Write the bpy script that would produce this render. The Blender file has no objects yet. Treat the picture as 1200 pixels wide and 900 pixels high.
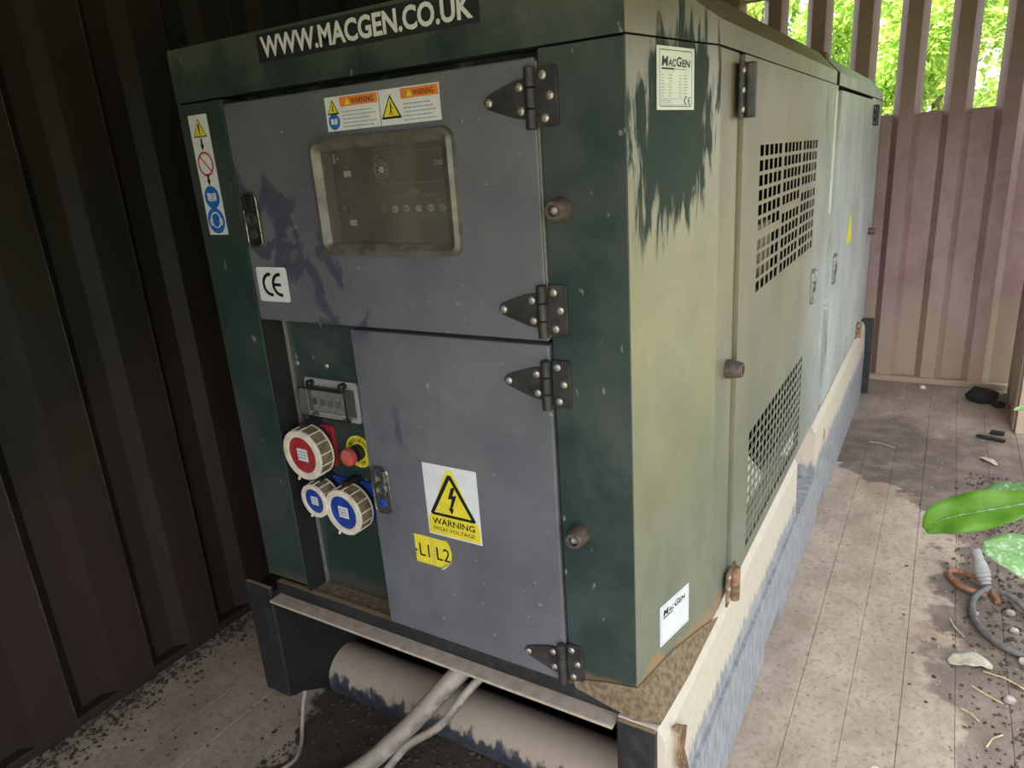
import bpy, bmesh, math, random
from mathutils import Vector, Matrix
random.seed(7)
R = math.radians
sc = bpy.context.scene
COL = sc.collection

# ------------------------------------------------------------------ camera
cam = bpy.data.objects.new('camera', bpy.data.cameras.new('camera'))
COL.objects.link(cam)
cam.data.sensor_width = 36.0
cam.data.lens = 830.33 / 1200 * 36.0
cam.data.clip_start = 0.02
rt = Vector((0.8578048, 0.5094358, -0.0681622))
dn = Vector((0.0991137, -0.2940841, -0.9506266))
fw = Vector((-0.5043286, 0.8086963, -0.3027588))
M = Matrix(((rt.x, -dn.x, -fw.x, 0.403943), (rt.y, -dn.y, -fw.y, -1.004113), (rt.z, -dn.z, -fw.z, 1.445801), (0, 0, 0, 1)))
cam.matrix_world = M
sc.camera = cam

# ------------------------------------------------------------------ sky, sun, exposure
world = bpy.data.worlds.new('sky'); sc.world = world
world.use_nodes = True
wn = world.node_tree
bg = wn.nodes['Background']
sky = wn.nodes.new('ShaderNodeTexSky')
sky.sky_type = 'NISHITA'
sky.sun_disc = False
sky.sun_elevation = R(58); sky.sun_rotation = R(200)
sky.air_density = 1.0; sky.dust_density = 3.0; sky.ozone_density = 1.0
hs = wn.nodes.new('ShaderNodeHueSaturation'); hs.inputs['Saturation'].default_value = 0.42
wn.links.new(sky.outputs[0], hs.inputs['Color'])
wn.links.new(hs.outputs[0], bg.inputs[0])
bg.inputs[1].default_value = 0.61
sun = bpy.data.objects.new('sun', bpy.data.lights.new('sun', 'SUN'))
COL.objects.link(sun)
sun.data.energy = 7.0; sun.data.angle = R(2.0); sun.data.color = (1.0, 0.95, 0.86)
sun.rotation_euler = (Vector((0, 0, 0)) - Vector((-0.55, -0.35, 1.0))).to_track_quat('-Z', 'Y').to_euler()
sc.view_settings.view_transform = 'Standard'
sc.view_settings.look = 'None'
sc.view_settings.gamma = 1.0
sc.view_settings.use_curve_mapping = False
sc.view_settings.exposure = 0.6

# ------------------------------------------------------------------ materials
class N:
    def __init__(s, name, rough=0.5, metal=0.0, spec=0.5):
        s.m = bpy.data.materials.new(name); s.m.use_nodes = True
        s.nt = s.m.node_tree; s.b = s.nt.nodes['Principled BSDF']
        s.b.inputs['Roughness'].default_value = rough
        s.b.inputs['Metallic'].default_value = metal
        s.b.inputs['Specular IOR Level'].default_value = spec
        s.pos = s.nt.nodes.new('ShaderNodeNewGeometry').outputs['Position']
        s.xyz = None
    def link(s, a, b): s.nt.links.new(a, b)
    def val(s, inp, v):
        if isinstance(v, (int, float)): inp.default_value = v
        elif isinstance(v, tuple): inp.default_value = v if len(v) == 4 else (*v, 1)
        else: s.link(v, inp)
    def sep(s):
        if not s.xyz:
            n = s.nt.nodes.new('ShaderNodeSeparateXYZ'); s.link(s.pos, n.inputs[0]); s.xyz = n.outputs
        return s.xyz
    def math(s, op, a, b=0.0, c=None):
        n = s.nt.nodes.new('ShaderNodeMath'); n.operation = op
        s.val(n.inputs[0], a); s.val(n.inputs[1], b)
        if c is not None: s.val(n.inputs[2], c)
        return n.outputs[0]
    def noise(s, scale, detail=4, vec=None, rough=0.55, dist=0.0):
        n = s.nt.nodes.new('ShaderNodeTexNoise')
        p = s.pos
        if vec:
            mp = s.nt.nodes.new('ShaderNodeVectorMath'); mp.operation = 'MULTIPLY'
            s.link(p, mp.inputs[0]); mp.inputs[1].default_value = vec; p = mp.outputs[0]
        s.link(p, n.inputs['Vector'])
        n.inputs['Scale'].default_value = scale; n.inputs['Detail'].default_value = detail
        n.inputs['Roughness'].default_value = rough; n.inputs['Distortion'].default_value = dist
        return n.outputs['Fac']
    def ramp(s, v, a, b, lo=0.0, hi=1.0):
        n = s.nt.nodes.new('ShaderNodeMapRange'); n.interpolation_type = 'SMOOTHSTEP'
        s.val(n.inputs['Value'], v)
        n.inputs['From Min'].default_value = a; n.inputs['From Max'].default_value = b
        n.inputs['To Min'].default_value = lo; n.inputs['To Max'].default_value = hi
        return n.outputs[0]
    def mix(s, f, a, b):
        n = s.nt.nodes.new('ShaderNodeMix'); n.data_type = 'RGBA'
        s.val(n.inputs[0], f); s.val(n.inputs[6], a); s.val(n.inputs[7], b)
        return n.outputs[2]
    def bump(s, h, strength=0.3, dist=0.01):
        n = s.nt.nodes.new('ShaderNodeBump'); n.inputs['Strength'].default_value = strength
        n.inputs['Distance'].default_value = dist
        s.link(h, n.inputs['Height']); s.link(n.outputs[0], s.b.inputs['Normal'])
    def col(s, c): s.val(s.b.inputs['Base Color'], c); return s.m
    def rough(s, v): s.val(s.b.inputs['Roughness'], v)

MAT = {}
def plain(name, c, rough=0.5, metal=0.0, var=0.25, scale=60, dust=0.0, dustc=(0.30, 0.26, 0.21)):
    n = N(name, rough, metal)
    k = n.noise(scale, 5)
    lo = tuple(x * (1 - var) for x in c); hi = tuple(min(1, x * (1 + var)) for x in c)
    cc = n.mix(n.ramp(k, 0.35, 0.65), lo, hi)
    if dust:
        cc = n.mix(n.ramp(n.noise(scale * 0.35, 6), 0.45, 0.75, 0, dust), cc, dustc)
    MAT[name] = n.col(cc)
    return n.m

def emit_none(): pass

# dark green canopy paint, light dust film and specks
def green_front():
    n = N('green_paint', 0.42)
    film = n.ramp(n.noise(3.5, 6, rough=0.65), 0.35, 0.75)
    c = n.mix(film, (0.017, 0.034, 0.033), (0.055, 0.068, 0.062))
    x, y, z = n.sep()
    up = n.ramp(n.math('ADD', z, n.ramp(n.noise(9, 5), 0.3, 0.7, -0.05, 0.05)), 1.60, 1.69)
    c = n.mix(n.math('MULTIPLY', up, 0.4), c, (0.13, 0.135, 0.115))
    sp = n.ramp(n.noise(55, 2, (1, 1, 0.45)), 0.69, 0.74)
    c = n.mix(n.math('MULTIPLY', sp, 0.7), c, (0.22, 0.25, 0.23))
    low = n.ramp(n.math('ADD', z, n.ramp(n.noise(14, 5), 0.3, 0.7, -0.015, 0.015)), 0.520, 0.495)
    low = n.math('MULTIPLY', low, n.ramp(n.math('ADD', x, n.ramp(n.noise(7, 4), 0.3, 0.7, -0.05, 0.05)), -0.22, -0.10, 0.35, 1.0))
    c = n.mix(low, c, (0.12, 0.082, 0.048))
    n.rough(n.ramp(film, 0, 1, 0.36, 0.6))
    n.bump(n.noise(420, 2), 0.10, 0.002)
    MAT['green'] = n.col(c)
green_front()

# same paint on the flank under a heavy film of pale dust, with wiped marks and painted-in light and shade
def green_side():
    n = N('dusty_green_paint', 0.45)
    x, y, z = n.sep()
    dust = n.ramp(n.noise(5, 7, (1, 1, 0.6), rough=0.65), 0.25, 0.75, 0.50, 0.86)
    # wiped patch around the rating plate
    dy = n.math('DIVIDE', n.math('SUBTRACT', n.math('ADD', y, n.math('MULTIPLY', n.math('SUBTRACT', z, 1.5), -0.22)), 0.140), 0.130)
    dz = n.math('DIVIDE', n.math('SUBTRACT', z, 1.475), 0.175)
    d = n.math('SQRT', n.math('ADD', n.math('MULTIPLY', dy, dy), n.math('MULTIPLY', dz, dz)))
    d = n.math('ADD', d, n.ramp(n.noise(20, 5, (1, 2.4, 0.4), dist=0.6), 0.3, 0.7, -0.28, 0.28))
    wipe = n.ramp(d, 1.05, 0.75)
    # rubbed vertical streaks on the flank
    st = n.ramp(n.noise(9, 4, (1, 2.0, 0.35), dist=1.0), 0.62, 0.72)
    st = n.math('MULTIPLY', st, n.ramp(y, 0.9, 1.5, 0.15, 0.6))
    clean = n.math('MAXIMUM', wipe, st)
    dust = n.math('MULTIPLY', dust, n.math('SUBTRACT', 1.0, n.math('MULTIPLY', clean, 0.94)))
    dc = n.mix(n.ramp(n.math('ADD', z, n.ramp(n.noise(4, 3), 0.3, 0.7, -0.15, 0.15)), 0.55, 1.35), (0.235, 0.235, 0.18), (0.30, 0.245, 0.145))
    top_shade = n.ramp(n.math('ADD', n.math('SUBTRACT', z, n.math('MULTIPLY', y, 0.12)), n.ramp(n.noise(6, 5), 0.3, 0.7, -0.10, 0.10)), 1.34, 1.62)  # shade toward the roof put into the dust colour as brown
    dc = n.mix(n.math('MULTIPLY', top_shade, 0.75), dc, (0.165, 0.125, 0.07))
    dc = n.mix(n.ramp(y, 0.9, 1.8), dc, (0.58, 0.60, 0.61))  # paler, bluer far end: sky light put into the dust colour
    c = n.mix(dust, (0.014, 0.030, 0.028), dc)
    pile = n.ramp(n.math('SUBTRACT', n.math('ADD', z, n.ramp(n.noise(16, 5), 0.3, 0.7, -0.02, 0.02)), n.math('MULTIPLY', y, -0.05)), 0.535, 0.522)
    pile = n.math('MULTIPLY', pile, n.ramp(y, 0.40, 0.33))
    c = n.mix(pile, c, (0.25, 0.165, 0.09))
    sc_ = n.ramp(n.math('ABSOLUTE', n.math('SUBTRACT', n.noise(3.2, 3, (1, 1.5, 0.55), dist=0.8), 0.5)), 0.007, 0.003)
    sc_ = n.math('MULTIPLY', sc_, n.math('MULTIPLY', n.ramp(y, 1.1, 1.5), n.ramp(z, 1.05, 0.85)))
    c = n.mix(n.math('MULTIPLY', sc_, 0.7), c, (0.66, 0.68, 0.68))
    c = n.mix(n.math('MULTIPLY', dust, n.ramp(n.noise(170, 3), 0.5, 0.75, 0.0, 0.4)), c, (0.16, 0.15, 0.10))
    n.rough(n.ramp(dust, 0.0, 0.5, 0.6, 0.36))
    n.val(n.b.inputs['Specular IOR Level'], n.ramp(dust, 0.0, 0.5, 0.12, 0.8))
    n.bump(n.noise(300, 3), 0.22, 0.002)
    MAT['green_side'] = n.col(c)
green_side()

# slate grey door paint with hand-wiped bluish patches
def grey_door():
    n = N('slate_grey_paint', 0.5)
    x, y, z = n.sep()
    film = n.ramp(n.noise(4, 7, rough=0.62), 0.3, 0.75)
    c = n.mix(film, (0.094, 0.096, 0.116), (0.148, 0.149, 0.166))
    # rubbed band running down from the latch to the lower edge
    t = n.math('ADD', n.math('MULTIPLY', n.math('ADD', x, 0.80), 0.80), n.math('MULTIPLY', n.math('SUBTRACT', z, 1.42), 0.60))
    t = n.math('ADD', t, n.ramp(n.noise(15, 6, (1, 1, 0.7), dist=0.5), 0.3, 0.7, -0.07, 0.07))
    band = n.ramp(n.math('ABSOLUTE', n.math('ADD', t, 0.018)), 0.055, 0.030)
    band = n.math('MULTIPLY', band, n.ramp(z, 1.48, 1.44))
    band = n.math('MULTIPLY', band, n.ramp(z, 1.10, 1.16))
    # finger streaks by the lower latch
    fs = n.ramp(n.noise(16, 4, (2.2, 1, 0.45), dist=0.8), 0.55, 0.68)
    near = n.math('MULTIPLY', n.ramp(n.math('ABSOLUTE', n.math('ADD', x, 0.50)), 0.13, 0.04), n.ramp(n.math('ABSOLUTE', n.math('SUBTRACT', z, 0.88)), 0.22, 0.08))
    fs = n.math('MULTIPLY', fs, near)
    clean = n.math('MAXIMUM', band, fs)
    c = n.mix(n.math('MULTIPLY', clean, 0.85), c, (0.052, 0.058, 0.092))
    sp = n.ramp(n.noise(60, 2), 0.71, 0.75)
    c = n.mix(n.math('MULTIPLY', sp, 0.6), c, (0.33, 0.33, 0.33))
    n.rough(n.ramp(clean, 0, 1, 0.55, 0.38))
    n.bump(n.noise(450, 2), 0.12, 0.002)
    MAT['grey_door'] = n.col(c)
grey_door()

# steel skid: dark blue-black paint, cream dust above an uneven line
def skid():
    n = N('dusty_skid_steel', 0.55)
    x, y, z = n.sep()
    e = n.math('ADD', z, n.ramp(n.noise(60, 6, (1, 1.0, 0.35)), 0.3, 0.7, -0.018, 0.018))
    cream = n.ramp(e, 0.275, 0.30)
    paint = n.mix(n.ramp(n.noise(40, 7, (1, 1.3, 0.4)), 0.25, 0.8), (0.20, 0.205, 0.225), (0.40, 0.40, 0.42))
    dust = n.mix(n.noise(35, 6), (0.50, 0.42, 0.34), (0.66, 0.57, 0.48))
    bl = n.ramp(n.noise(7, 2), 0.66, 0.68)
    dust = n.mix(n.math('MULTIPLY', bl, n.ramp(y, 1.5, 1.62)), dust, (0.33, 0.24, 0.16))
    n.bump(n.noise(160, 4), 0.2, 0.003)
    MAT['skid'] = n.col(n.mix(cream, paint, dust))
skid()

def dust_on_top(name, paint, dustc, lo=0.15, hi=0.45, rough=0.55, jit=0.25):
    n = N(name, rough)
    g = n.nt.nodes.new('ShaderNodeNewGeometry')
    sp = n.nt.nodes.new('ShaderNodeSeparateXYZ'); n.link(g.outputs['Normal'], sp.inputs[0])
    k = n.math('ADD', sp.outputs[2], n.ramp(n.noise(45, 6, (1.0, 0.5, 0.5)), 0.3, 0.7, -jit, jit))
    f = n.ramp(k, lo, hi)
    dc = n.mix(n.noise(28, 5), tuple(v * 0.82 for v in dustc), dustc)
    pc = n.mix(n.ramp(n.noise(30, 6), 0.4, 0.7), paint, tuple(min(1, v * 2.2) for v in paint))
    MAT[name] = n.col(n.mix(f, pc, dc))
    n.bump(n.noise(150, 4), 0.2, 0.003)
dust_on_top('dusty_steel', (0.030, 0.033, 0.042), (0.40, 0.32, 0.245))
dust_on_top('dusty_cable', (0.17, 0.15, 0.135), (0.40, 0.33, 0.27), -0.3, 0.6)
dust_on_top('dark_steel', (0.014, 0.014, 0.015), (0.26, 0.18, 0.10), 0.5, 0.8)

# maroon-brown container paint with grime, dust near the floor
def container():
    n = N('container_paint', 0.55)
    x, y, z = n.sep()
    a = n.ramp(n.noise(3.0, 7, (1, 1, 0.5), rough=0.65), 0.3, 0.72)
    c = n.mix(a, (0.30, 0.17, 0.175), (0.47, 0.32, 0.325))
    b = n.ramp(n.noise(11, 7, rough=0.7), 0.52, 0.72)
    c = n.mix(n.math('MULTIPLY', b, 0.55), c, (0.20, 0.15, 0.125))
    hi = n.ramp(n.math('ADD', z, n.ramp(n.noise(2.5, 4), 0.3, 0.7, -0.2, 0.2)), 1.35, 1.75)
    c = n.mix(n.math('MULTIPLY', hi, 0.6), c, (0.42, 0.31, 0.25))
    low = n.ramp(n.math('ADD', z, n.ramp(n.noise(6, 6, (1, 1, 0.5)), 0.3, 0.7, -0.16, 0.16)), 0.52, 0.28)
    c = n.mix(n.math('MULTIPLY', low, 0.8), c, (0.40, 0.30, 0.205))
    n.rough(n.ramp(a, 0, 1, 0.42, 0.62))
    n.bump(n.noise(220, 3), 0.10, 0.003)
    MAT['container'] = n.col(c)
container()
def container_shaded():
    n = N('shaded_container_paint', 0.6, 0.0, 0.3)  # darker copy of the container paint, with shade put into its colour
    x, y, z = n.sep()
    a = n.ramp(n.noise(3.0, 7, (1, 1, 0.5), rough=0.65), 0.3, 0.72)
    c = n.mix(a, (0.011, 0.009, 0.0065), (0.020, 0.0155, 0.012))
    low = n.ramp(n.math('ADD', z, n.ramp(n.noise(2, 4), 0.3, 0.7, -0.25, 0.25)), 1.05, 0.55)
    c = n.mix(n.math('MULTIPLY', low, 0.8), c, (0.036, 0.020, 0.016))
    fr_ = n.math('ABSOLUTE', n.math('SUBTRACT', n.math('FRACT', n.math('ADD', n.math('DIVIDE', n.math('SUBTRACT', y, 0.177), 0.2355), 20.5)), 0.5))
    edge_glint = n.math('MULTIPLY', n.ramp(fr_, 0.012, 0.006), n.ramp(n.noise(5, 5), 0.35, 0.6, 0.15, 1.0))  # thin pale highlights painted along the edges of the flats
    c = n.mix(n.math('MULTIPLY', edge_glint, 0.6), c, (0.14, 0.11, 0.085))
    n.bump(n.noise(220, 3), 0.10, 0.003)
    MAT['container_shaded'] = n.col(c)
container_shaded()

# trodden plywood floor under dust, with damp marks and painted shade under the machine
def floor_mat():
    n = N('dusty_floorboards', 0.8)
    x, y, z = n.sep()
    a = n.ramp(n.noise(6, 8, (1, 0.6, 1), rough=0.7), 0.3, 0.72)
    c = n.mix(a, (0.34, 0.265, 0.195), (0.52, 0.42, 0.32))
    c = n.mix(n.ramp(n.noise(60, 6), 0.52, 0.72, 0, 0.6), c, (0.17, 0.125, 0.09))
    c = n.mix(n.ramp(n.noise(22, 8, (1, 0.7, 1), rough=0.75), 0.5, 0.72, 0, 0.45), c, (0.22, 0.155, 0.105))
    # tan patches
    c = n.mix(n.math('MULTIPLY', n.ramp(n.noise(2.7, 5), 0.57, 0.68), 0.6), c, (0.30, 0.205, 0.12))
    wob = n.ramp(n.noise(5, 6), 0.3, 0.7, -0.11, 0.11)
    # damp soil trodden in along the open side and at the far end
    right = n.ramp(n.math('ADD', x, n.math('MULTIPLY', wob, 0.9)), 0.485, 0.545)
    right = n.math('MULTIPLY', right, n.ramp(y, 0.2, 1.3, 0.35, 1.0))
    far = n.ramp(n.math('ADD', n.math('ADD', y, n.math('MULTIPLY', x, 0.75)), wob), 2.30, 2.36)
    soil = n.math('MULTIPLY', n.math('MAXIMUM', right, far), n.ramp(n.noise(9, 6), 0.25, 0.6, 0.60, 1.0))
    farther = n.ramp(n.math('ADD', y, wob), 3.1, 2.75)
    soil = n.math('MULTIPLY', soil, n.math('ADD', 0.35, n.math('MULTIPLY', farther, 0.65)))
    c = n.mix(n.math('MULTIPLY', soil, 0.92), c, (0.115, 0.083, 0.068))
    # dark earth and the machine's shadow, both in the colour, under its front
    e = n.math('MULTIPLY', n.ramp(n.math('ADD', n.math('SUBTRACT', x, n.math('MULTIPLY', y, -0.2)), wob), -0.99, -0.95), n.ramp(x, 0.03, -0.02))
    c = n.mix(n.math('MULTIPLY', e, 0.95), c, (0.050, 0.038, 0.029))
    n.bump(n.noise(70, 8, rough=0.7), 0.45, 0.008)
    MAT['floor'] = n.col(c)
floor_mat()

plain('black', (0.008, 0.008, 0.008), 0.7)
plain('gasket_and_shade', (0.012, 0.012, 0.013), 0.6, dust=0.4)
plain('hinge_black', (0.028, 0.027, 0.028), 0.5, 0.2, dust=0.45, dustc=(0.12, 0.10, 0.085))
plain('steel', (0.42, 0.39, 0.36), 0.4, 0.7, 0.2, 200)
plain('chrome', (0.32, 0.32, 0.33), 0.28, 0.9, 0.3, 150)
plain('rust', (0.20, 0.115, 0.065), 0.75, 0, 0.4, 60)
plain('dirt', (0.17, 0.118, 0.072), 0.95, 0, 0.3, 90)
plain('dust', (0.40, 0.325, 0.255), 0.9, 0, 0.12, 40)
plain('rubber', (0.085, 0.060, 0.048), 0.6, 0, 0.3, 120)
plain('white_vinyl', (0.66, 0.67, 0.70), 0.4, 0, 0.05, 30)
plain('plate_vinyl', (0.60, 0.60, 0.55), 0.4, 0, 0.06, 30)
plain('black_ink', (0.008, 0.008, 0.009), 0.5, 0, 0.1)
plain('grey_ink', (0.19, 0.19, 0.20), 0.5, 0, 0.1)
plain('yellow_vinyl', (0.72, 0.60, 0.045), 0.4, 0, 0.07, 30)
plain('orange_vinyl', (0.72, 0.22, 0.05), 0.4, 0, 0.07, 30)
plain('blue_vinyl', (0.02, 0.13, 0.48), 0.4, 0, 0.1, 30)
plain('red_vinyl', (0.50, 0.035, 0.035), 0.4, 0, 0.1, 30)
plain('black_vinyl', (0.020, 0.023, 0.024), 0.45, 0, 0.2, 40)
plain('blue_plastic', (0.012, 0.048, 0.30), 0.4, 0, 0.15, 40, 0.15)
plain('red_plastic', (0.33, 0.022, 0.030), 0.45, 0, 0.15, 40, 0.25)
plain('button_red', (0.50, 0.07, 0.06), 0.5, 0, 0.12, 40, 0.3)
plain('cap_ring', (0.70, 0.62, 0.52), 0.5, 0, 0.1, 40)
plain('cap_rim', (0.16, 0.115, 0.07), 0.7, 0, 0.3, 60, 0.5, (0.3, 0.23, 0.15))
plain('black_plastic', (0.014, 0.014, 0.015), 0.35, 0, 0.2, 60, 0.1)
plain('grey_plastic', (0.33, 0.33, 0.33), 0.45, 0, 0.1, 60, 0.4)
plain('window_frame', (0.125, 0.115, 0.10), 0.35, 0.2, 0.25, 40, 0.5, (0.24, 0.20, 0.15))
plain('panel_black', (0.016, 0.016, 0.016), 0.5, 0, 0.2, 40)
plain('panel_line', (0.16, 0.16, 0.155), 0.5, 0, 0.1)
plain('screen', (0.022, 0.024, 0.023), 0.3, 0, 0.1)
plain('panel_white', (0.50, 0.48, 0.42), 0.5, 0, 0.1)
plain('panel_red', (0.42, 0.05, 0.04), 0.5)
plain('panel_green', (0.06, 0.30, 0.10), 0.5)
plain('foam', (0.30, 0.21, 0.13), 0.9, 0, 0.3, 50)
plain('cream_board', (0.72, 0.68, 0.58), 0.8, 0, 0.15, 20)
plain('pale_panel', (0.56, 0.55, 0.56), 0.6, 0, 0.12, 15)
plain('straw', (0.50, 0.40, 0.22), 0.8, 0, 0.2, 30)
plain('pebble', (0.34, 0.29, 0.24), 0.85, 0, 0.35, 40)
plain('white_stone', (0.75, 0.70, 0.62), 0.8, 0, 0.1)
plain('char', (0.012, 0.011, 0.010), 0.9, 0, 0.3)
plain('dead_leaf', (0.42, 0.38, 0.28), 0.8, 0, 0.15, 60)
plain('grey_rubber', (0.12, 0.115, 0.11), 0.6, 0, 0.2, 60, 0.5, (0.24, 0.22, 0.19))
plain('grey_plug', (0.27, 0.27, 0.265), 0.55, 0, 0.12, 60, 0.4)
plain('orange_cord', (0.28, 0.11, 0.045), 0.6, 0, 0.25, 60, 0.4)
plain('soil', (0.06, 0.046, 0.034), 0.95, 0, 0.4, 25)
plain('black_earth', (0.055, 0.043, 0.033), 0.95, 0, 0.4, 25)
plain('earth', (0.20, 0.21, 0.10), 0.95, 0, 0.4, 4)
plain('bark', (0.16, 0.12, 0.08), 0.9, 0, 0.3, 20)

def clear(name, tint, mixf, rough=0.12):
    n = N(name, rough)
    tr = n.nt.nodes.new('ShaderNodeBsdfTransparent')
    mx = n.nt.nodes.new('ShaderNodeMixShader')
    film = n.ramp(n.noise(9, 6, (1, 1, 0.5)), 0.3, 0.75, mixf * 0.6, mixf * 1.5)
    n.val(mx.inputs[0], film)
    n.b.inputs['Base Color'].default_value = (*tint, 1)
    n.link(tr.outputs[0], mx.inputs[1]); n.link(n.b.outputs[0], mx.inputs[2])
    out = n.nt.nodes['Material Output']
    n.link(mx.outputs[0], out.inputs['Surface'])
    MAT[name] = n.m
clear('dusty_pane', (0.20, 0.18, 0.15), 0.28)
clear('clear_cover', (0.30, 0.30, 0.28), 0.25)

def leaf_mat(name, c1, c2, vein=None, transl=0.35, scale=3):
    n = N(name, 0.45)
    cc = n.mix(n.ramp(n.noise(scale, 4), 0.3, 0.7), c1, c2)
    if vein: cc = n.mix(n.ramp(n.noise(70, 6), 0.5, 0.62, 0, 0.75), cc, vein)
    n.val(n.b.inputs['Base Color'], cc)
    t = n.nt.nodes.new('ShaderNodeBsdfTranslucent'); n.link(cc, t.inputs['Color'])
    mx = n.nt.nodes.new('ShaderNodeMixShader'); mx.inputs[0].default_value = transl
    n.link(n.b.outputs[0], mx.inputs[1]); n.link(t.outputs[0], mx.inputs[2])
    n.link(mx.outputs[0], n.nt.nodes['Material Output'].inputs['Surface'])
    MAT[name] = n.m
leaf_mat('hedge_a', (0.26, 0.44, 0.06), (0.50, 0.66, 0.14))
leaf_mat('hedge_b', (0.20, 0.36, 0.05), (0.40, 0.58, 0.11))
leaf_mat('hedge_c', (0.36, 0.52, 0.09), (0.60, 0.70, 0.20))
leaf_mat('dock_leaf', (0.13, 0.34, 0.03), (0.22, 0.46, 0.05), None, 0.45, 12)
leaf_mat('dock_leaf_pale', (0.16, 0.36, 0.10), (0.26, 0.46, 0.17), (0.56, 0.68, 0.50), 0.25, 12)

# ------------------------------------------------------------------ helpers
WL = {}
def wl(o): return WL.get(o.name, Vector((0, 0, 0)))
class MB:
    def __init__(s): s.v = []; s.f = []
    def add(s, vs, fs):
        b = len(s.v); s.v += [Vector(v) for v in vs]; s.f += [tuple(i + b for i in f) for f in fs]; return s
    def box(s, x0, x1, y0, y1, z0, z1):
        return s.add([(x0, y0, z0), (x1, y0, z0), (x1, y1, z0), (x0, y1, z0), (x0, y0, z1), (x1, y0, z1), (x1, y1, z1), (x0, y1, z1)],
                     [(0, 3, 2, 1), (4, 5, 6, 7), (0, 1, 5, 4), (1, 2, 6, 5), (2, 3, 7, 6), (3, 0, 4, 7)])
    def prism(s, poly, o, u, v, w, t):
        """extrude a 2-D polygon (u,v) from plane point o along w by t"""
        o, u, v, w = Vector(o), Vector(u), Vector(v), Vector(w)
        n = len(poly)
        a = [o + u * p[0] + v * p[1] for p in poly]; b = [p + w * t for p in a]
        return s.add(a + b, [tuple(range(n))[::-1], tuple(range(n, 2 * n))] + [(i, (i + 1) % n, n + (i + 1) % n, n + i) for i in range(n)])
    def lathe(s, prof, o, axis, seg=24):
        o = Vector(o); w = Vector(axis).normalized()
        u = w.orthogonal().normalized(); v = w.cross(u)
        vs = []; fs = []
        for r, h in prof:
            for k in range(seg):
                a = 2 * math.pi * k / seg
                vs.append(o + w * h + (u * math.cos(a) + v * math.sin(a)) * r)
        m = len(prof)
        for i in range(m - 1):
            for k in range(seg):
                fs.append((i * seg + k, i * seg + (k + 1) % seg, (i + 1) * seg + (k + 1) % seg, (i + 1) * seg + k))
        fs.append(tuple(range(seg))[::-1]); fs.append(tuple((m - 1) * seg + k for k in range(seg)))
        return s.add(vs, fs)
    def tube(s, pts, r, seg=10):
        pts = [Vector(p) for p in pts]; vs = []; fs = []
        n = len(pts); ref = None
        for i, p in enumerate(pts):
            d = (pts[min(i + 1, n - 1)] - pts[max(i - 1, 0)]).normalized()
            if ref is None: ref = d.orthogonal().normalized()
            ref = (ref - d * ref.dot(d)).normalized(); b = d.cross(ref)
            rr = r[i] if isinstance(r, (list, tuple)) else r
            for k in range(seg):
                a = 2 * math.pi * k / seg
                vs.append(p + (ref * math.cos(a) + b * math.sin(a)) * rr)
        for i in range(n - 1):
            for k in range(seg):
                fs.append((i * seg + k, i * seg + (k + 1) % seg, (i + 1) * seg + (k + 1) % seg, (i + 1) * seg + k))
        fs.append(tuple(range(seg))[::-1]); fs.append(tuple((n - 1) * seg + k for k in range(seg)))
        return s.add(vs, fs)
    def grid(s, us, vs_, solid, fn, t):
        """perforated sheet: cells of a (u,v) grid kept where solid(i,j); fn(u,v,w)->point; thickness t"""
        cache = {}
        V = []; F = []
        def vid(i, j, k):
            key = (i, j, k)
            if key not in cache:
                cache[key] = len(V); V.append(fn(us[i], vs_[j], t if k else 0.0))
            return cache[key]
        ni, nj = len(us) - 1, len(vs_) - 1
        S = lambda i, j: 0 <= i < ni and 0 <= j < nj and solid(i, j)
        for i in range(ni):
            for j in range(nj):
                if not S(i, j): continue
                F.append((vid(i, j, 0), vid(i + 1, j, 0), vid(i + 1, j + 1, 0), vid(i, j + 1, 0)))
                F.append((vid(i, j, 1), vid(i, j + 1, 1), vid(i + 1, j + 1, 1), vid(i + 1, j, 1)))
                if not S(i - 1, j): F.append((vid(i, j, 0), vid(i, j + 1, 0), vid(i, j + 1, 1), vid(i, j, 1)))
                if not S(i + 1, j): F.append((vid(i + 1, j, 0), vid(i + 1, j, 1), vid(i + 1, j + 1, 1), vid(i + 1, j + 1, 0)))
                if not S(i, j - 1): F.append((vid(i, j, 0), vid(i, j, 1), vid(i + 1, j, 1), vid(i + 1, j, 0)))
                if not S(i, j + 1): F.append((vid(i, j + 1, 0), vid(i + 1, j + 1, 0), vid(i + 1, j + 1, 1), vid(i, j + 1, 1)))
        return s.add(V, F)
    def build(s, name, mat, parent=None, smooth=False, bevel=0.0, fix=True, label=None):
        lo = Vector(min(v[i] for v in s.v) for i in range(3)); hi = Vector(max(v[i] for v in s.v) for i in range(3))
        c = (lo + hi) / 2; c.z = lo.z
        me = bpy.data.meshes.new(name)
        me.from_pydata([v - c for v in s.v], [], s.f)
        if fix:
            bm = bmesh.new(); bm.from_mesh(me); bmesh.ops.recalc_face_normals(bm, faces=bm.faces); bm.to_mesh(me); bm.free()
        me.materials.append(MAT[mat] if isinstance(mat, str) else mat)
        if smooth:
            me.polygons.foreach_set('use_smooth', [True] * len(me.polygons))
            me.set_sharp_from_angle(angle=R(38))
        o = bpy.data.objects.new(name, me); COL.objects.link(o)
        if parent:
            o.parent = parent; o.location = c - wl(parent)
        else: o.location = c
        WL[o.name] = c
        if bevel:
            b = o.modifiers.new('bevel', 'BEVEL'); b.width = bevel; b.segments = 2; b.limit_method = 'ANGLE'; b.angle_limit = R(40)
        if label: o['label'] = label
        return o
def tag(o, label, cat, group=None):
    o['label'] = label; o['category'] = cat
    if group: o['group'] = group
    return o
def struct(o, label=None):
    o['kind'] = 'structure'
    if label: o['label'] = label
    return o
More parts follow.
